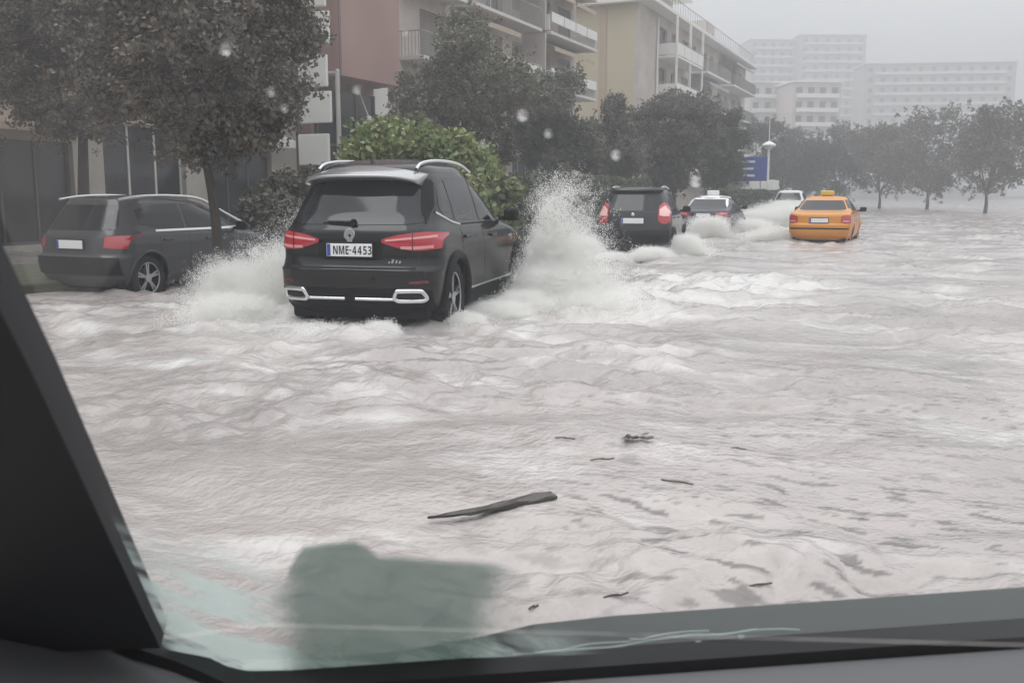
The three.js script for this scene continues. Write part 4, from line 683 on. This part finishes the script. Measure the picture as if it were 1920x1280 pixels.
// ---------------------------------------------------------------- the window we look through
{
  const o = thing('car_window', 'wet car windscreen with black lower seal and dark pillar, seen from inside', 'windscreen', V(0, 0, 0));
  const xs = [-160, 60, 250, 330, 378, 430, 480, 600, 760, 900, 1000, 1150, 1300, 1528, 1720, 1960, 2150];
  // rows of the sill: image height at each xs
  const yLine = px => px < 480 ? 1279 - 60 * smooth(480, 300, px) - Math.max(0, 300 - px) * 0.42 : 1279 - (px - 480) * 0.0700;
  const ribbon = (name, top, bot, Z0, Z1, thick, m, X = xs) => {
    const pos = [], idx = [], n = X.length;
    for (const px of X) { const a = at(px, top(px), Z0), b = at(px, bot(px), Z1), u = a.clone().sub(b), s = V(1, 0, 0.0), nn = s.cross(u).normalize().multiplyScalar(-thick); for (const p of [a, b, b.clone().sub(nn), a.clone().sub(nn)]) pos.push(p.x, p.y, p.z); }
    for (let i = 0; i < n - 1; i++) for (let k = 0; k < 4; k++) { const a = i * 4 + k, b = i * 4 + (k + 1) % 4; idx.push(a, b, a + 4, b, b + 4, a + 4); }
    const g = new THREE.BufferGeometry(); g.setAttribute('position', new THREE.Float32BufferAttribute(pos, 3)); g.setIndex(idx); const h = g.toNonIndexed(); h.computeVertexNormals(); return mesh(name, h, m, o);
  };
  const cowlTop = px => px < 760 ? yLine(px) - 8 - 8 * smooth(480, 760, px) : yLine(px) - 16 - 40 * smooth(760, 1080, px);
  ribbon('cowl', cowlTop, px => yLine(px) + 4, 0.86, 0.8, 0.012, mat(rgb(0.02, 0.026, 0.0245), { roughness: 0.35, bumpMap: noiseTexture(128, 0.1, (u, v) => 0.5 + 0.5 * tile(u, v, 5)), bumpScale: 0.002 }));
  ribbon('trim_line', px => yLine(px) - 1, px => yLine(px) + 4, 0.795, 0.79, 0.004, mat(rgb(0.62, 0.64, 0.63), { roughness: 0.35 }));
  { const wetLine = mat(rgb(0.24, 0.29, 0.27), { roughness: 0.12, clearcoat: 1 }); // runnels and beads of water, wet highlights put into their pale colour
    for (const [x0, x1, k0, k1, r] of [[880, 1420, 10, 34, 0.0014], [960, 1330, 16, 40, 0.0009], [1000, 1240, 6, 14, 0.0009], [1180, 1500, 30, 30, 0.001], [700, 980, 5, 9, 0.0012]]) {
      const pts = []; for (let i = 0; i <= 8; i++) { const px = x0 + (x1 - x0) * i / 8; pts.push(at(px, yLine(px) - k0 - (k1 - k0) * i / 8 + 3 * Math.sin(i * 1.9 + x0), 0.795)); }
      mesh('water_runnel', new THREE.TubeGeometry(new THREE.CatmullRomCurve3(pts), 40, r * 0.75, 6), wetLine, o); }
    for (const [px, k] of [[1206, 12], [1270, 14], [1310, 16], [1050, 8], [1120, 9], [640, 7], [1390, 22]]) { const p = at(px, yLine(px) - k, 0.795); mesh('water_bead', new THREE.SphereGeometry(0.0024, 12, 8).scale(1.5, 0.8, 0.8).translate(p.x, p.y, p.z), wetLine, o); } }
  ribbon('seal', px => yLine(px) + 4.2, px => yLine(px) + 38, 0.785, 0.76, 0.012, mat(rgb(0.008, 0.008, 0.009), { roughness: 0.8 }));
  ribbon('dashboard', px => yLine(px) + 38, px => yLine(px) + 900, 0.755, 0.32, -0.02, mat(rgb(0.1, 0.1, 0.105), { roughness: 0.7, bumpMap: noiseTexture(128, 0.02, (u, v) => 0.5 + tile(u, v, 12)), bumpScale: 0.0004 }));
  // side pillar rising from the lower corner
  const inside = (px, py, k) => { const d = at(px, py, 1).sub(camera.position), n = V(0, -0.67, 0.74), Z = at(960, 1262, 0.8).sub(camera.position).dot(n) / d.dot(n); return at(px, py, Z * k); };
  { const a = [inside(300, 1215, 0.95), inside(60, 700, 0.95), inside(-330, -60, 0.95)], b = [inside(-160, 1230, 0.9), inside(-420, 700, 0.9), inside(-760, -60, 0.9)], pos = [], idx = [];
    for (let i = 0; i < 3; i++) for (const p of [a[i], b[i], b[i].clone().add(V(0, 0, -0.05)), a[i].clone().add(V(-0.012, 0, -0.05))]) pos.push(p.x, p.y, p.z);
    for (let i = 0; i < 2; i++) for (let k = 0; k < 4; k++) { const s = i * 4 + k, e = i * 4 + (k + 1) % 4; idx.push(s, e, s + 4, e, e + 4, s + 4); }
    const g = new THREE.BufferGeometry(); g.setAttribute('position', new THREE.Float32BufferAttribute(pos, 3)); g.setIndex(idx); const h = g.toNonIndexed(); h.computeVertexNormals(); mesh('pillar', h, mat(rgb(0.02, 0.02, 0.022), { roughness: 0.8 }), o); }
  // the pane: a flat sheet that leans back towards the eye; u metres along the sill, v metres up the glass
  const foot = at(960, 1262, 0.8), lean = V(0, 0.74, 0.67).normalize(), paneAt = (u, v) => foot.clone().add(V(u, 0, 0)).addScaledVector(lean, v);
  const sheet = (fn, nu, nv, t) => { const pos = [], idx = [], uv = []; for (let j = 0; j <= nv; j++) for (let i = 0; i <= nu; i++) { const p = fn(i / nu, j / nv); pos.push(p.x, p.y, p.z); uv.push(i / nu, j / nv); } for (let j = 0; j < nv; j++) for (let i = 0; i < nu; i++) { const a = j * (nu + 1) + i; idx.push(a, a + 1, a + nu + 2, a, a + nu + 2, a + nu + 1); } const g = new THREE.BufferGeometry(); g.setAttribute('position', new THREE.Float32BufferAttribute(pos, 3)); g.setAttribute('uv', new THREE.Float32BufferAttribute(uv, 2)); g.setIndex(idx); g.computeVertexNormals(); return g; };
  const glass = mat(rgb(0.975, 0.99, 0.985), { roughness: 0, transmission: 1, thickness: 0, ior: 1.45 });
  mesh('pane', sheet((u, v) => paneAt(-0.62 + 1.3 * u, -0.12 + 1.0 * v), 2, 2), glass, o);
  // green and pale reflections at the foot of the pane, painted as streaked sheets
  const paintedReflection = (name, x0, x1, y0, y1, color, alphaFn, rough) => {
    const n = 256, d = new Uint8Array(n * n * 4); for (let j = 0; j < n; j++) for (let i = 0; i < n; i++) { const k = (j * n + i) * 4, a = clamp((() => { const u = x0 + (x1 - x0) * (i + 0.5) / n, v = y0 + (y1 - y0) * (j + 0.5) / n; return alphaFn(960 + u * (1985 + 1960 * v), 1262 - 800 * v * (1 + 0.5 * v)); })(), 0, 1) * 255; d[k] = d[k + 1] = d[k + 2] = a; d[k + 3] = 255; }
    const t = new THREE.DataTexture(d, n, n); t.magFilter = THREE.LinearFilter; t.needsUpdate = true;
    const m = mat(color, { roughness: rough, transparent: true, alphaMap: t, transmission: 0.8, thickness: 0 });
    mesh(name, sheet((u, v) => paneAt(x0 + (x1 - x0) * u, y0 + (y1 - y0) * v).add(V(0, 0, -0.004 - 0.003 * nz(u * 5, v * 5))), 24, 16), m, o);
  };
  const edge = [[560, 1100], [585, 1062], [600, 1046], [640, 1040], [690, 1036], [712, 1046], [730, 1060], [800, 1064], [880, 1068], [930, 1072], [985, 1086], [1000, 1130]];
  paintedReflection('green_reflection', -0.29, 0.1, -0.02, 0.32, rgb(0.1, 0.155, 0.128), (px, py) => {
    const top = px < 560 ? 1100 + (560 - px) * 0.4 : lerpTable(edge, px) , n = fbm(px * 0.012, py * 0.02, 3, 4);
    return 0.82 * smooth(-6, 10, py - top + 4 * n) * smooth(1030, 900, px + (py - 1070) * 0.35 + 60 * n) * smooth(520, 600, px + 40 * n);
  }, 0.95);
  paintedReflection('pale_reflection', -0.34, 0.12, -0.022, 0.36, rgb(0.62, 0.71, 0.67), (px, py) => {
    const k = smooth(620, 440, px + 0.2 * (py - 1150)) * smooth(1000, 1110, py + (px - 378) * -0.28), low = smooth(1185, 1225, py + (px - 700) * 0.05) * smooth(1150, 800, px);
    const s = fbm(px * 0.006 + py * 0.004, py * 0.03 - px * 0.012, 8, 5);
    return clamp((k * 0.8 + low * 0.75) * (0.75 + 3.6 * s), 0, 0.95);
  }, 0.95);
  // rain drops on the pane
}
{ const spots = [[423, 92, 9], [980, 216, 9], [1155, 290, 8], [508, 172, 6], [533, 203, 5], [1028, 250, 6], [669, 168, 6], [1305, 340, 9], [905, 268, 4], [760, 60, 4]];
  const g = new THREE.SphereGeometry(1, 18, 12), m = mat(rgb(1, 1, 1), { roughness: 0, transmission: 1, thickness: 0.01, ior: 1.33 });
  spots.forEach(([px, py, r]) => { const d = at(px, py, 1).sub(camera.position), f0 = at(960, 1262, 0.8).sub(camera.position), nn = V(0, -0.67, 0.74), Z = f0.dot(nn) / d.dot(nn) - 0.003, p = at(px, py, Z), o = mesh('rain_drop', g, m, scene); o.position.copy(p); const k = r / F * Z; o.scale.set(k, k * 0.95, k * 0.45); tag(o, 'small round rain drop clinging to the windscreen', 'rain drop', 'rain drops on the windscreen'); });
}
renderer.render(scene, camera);
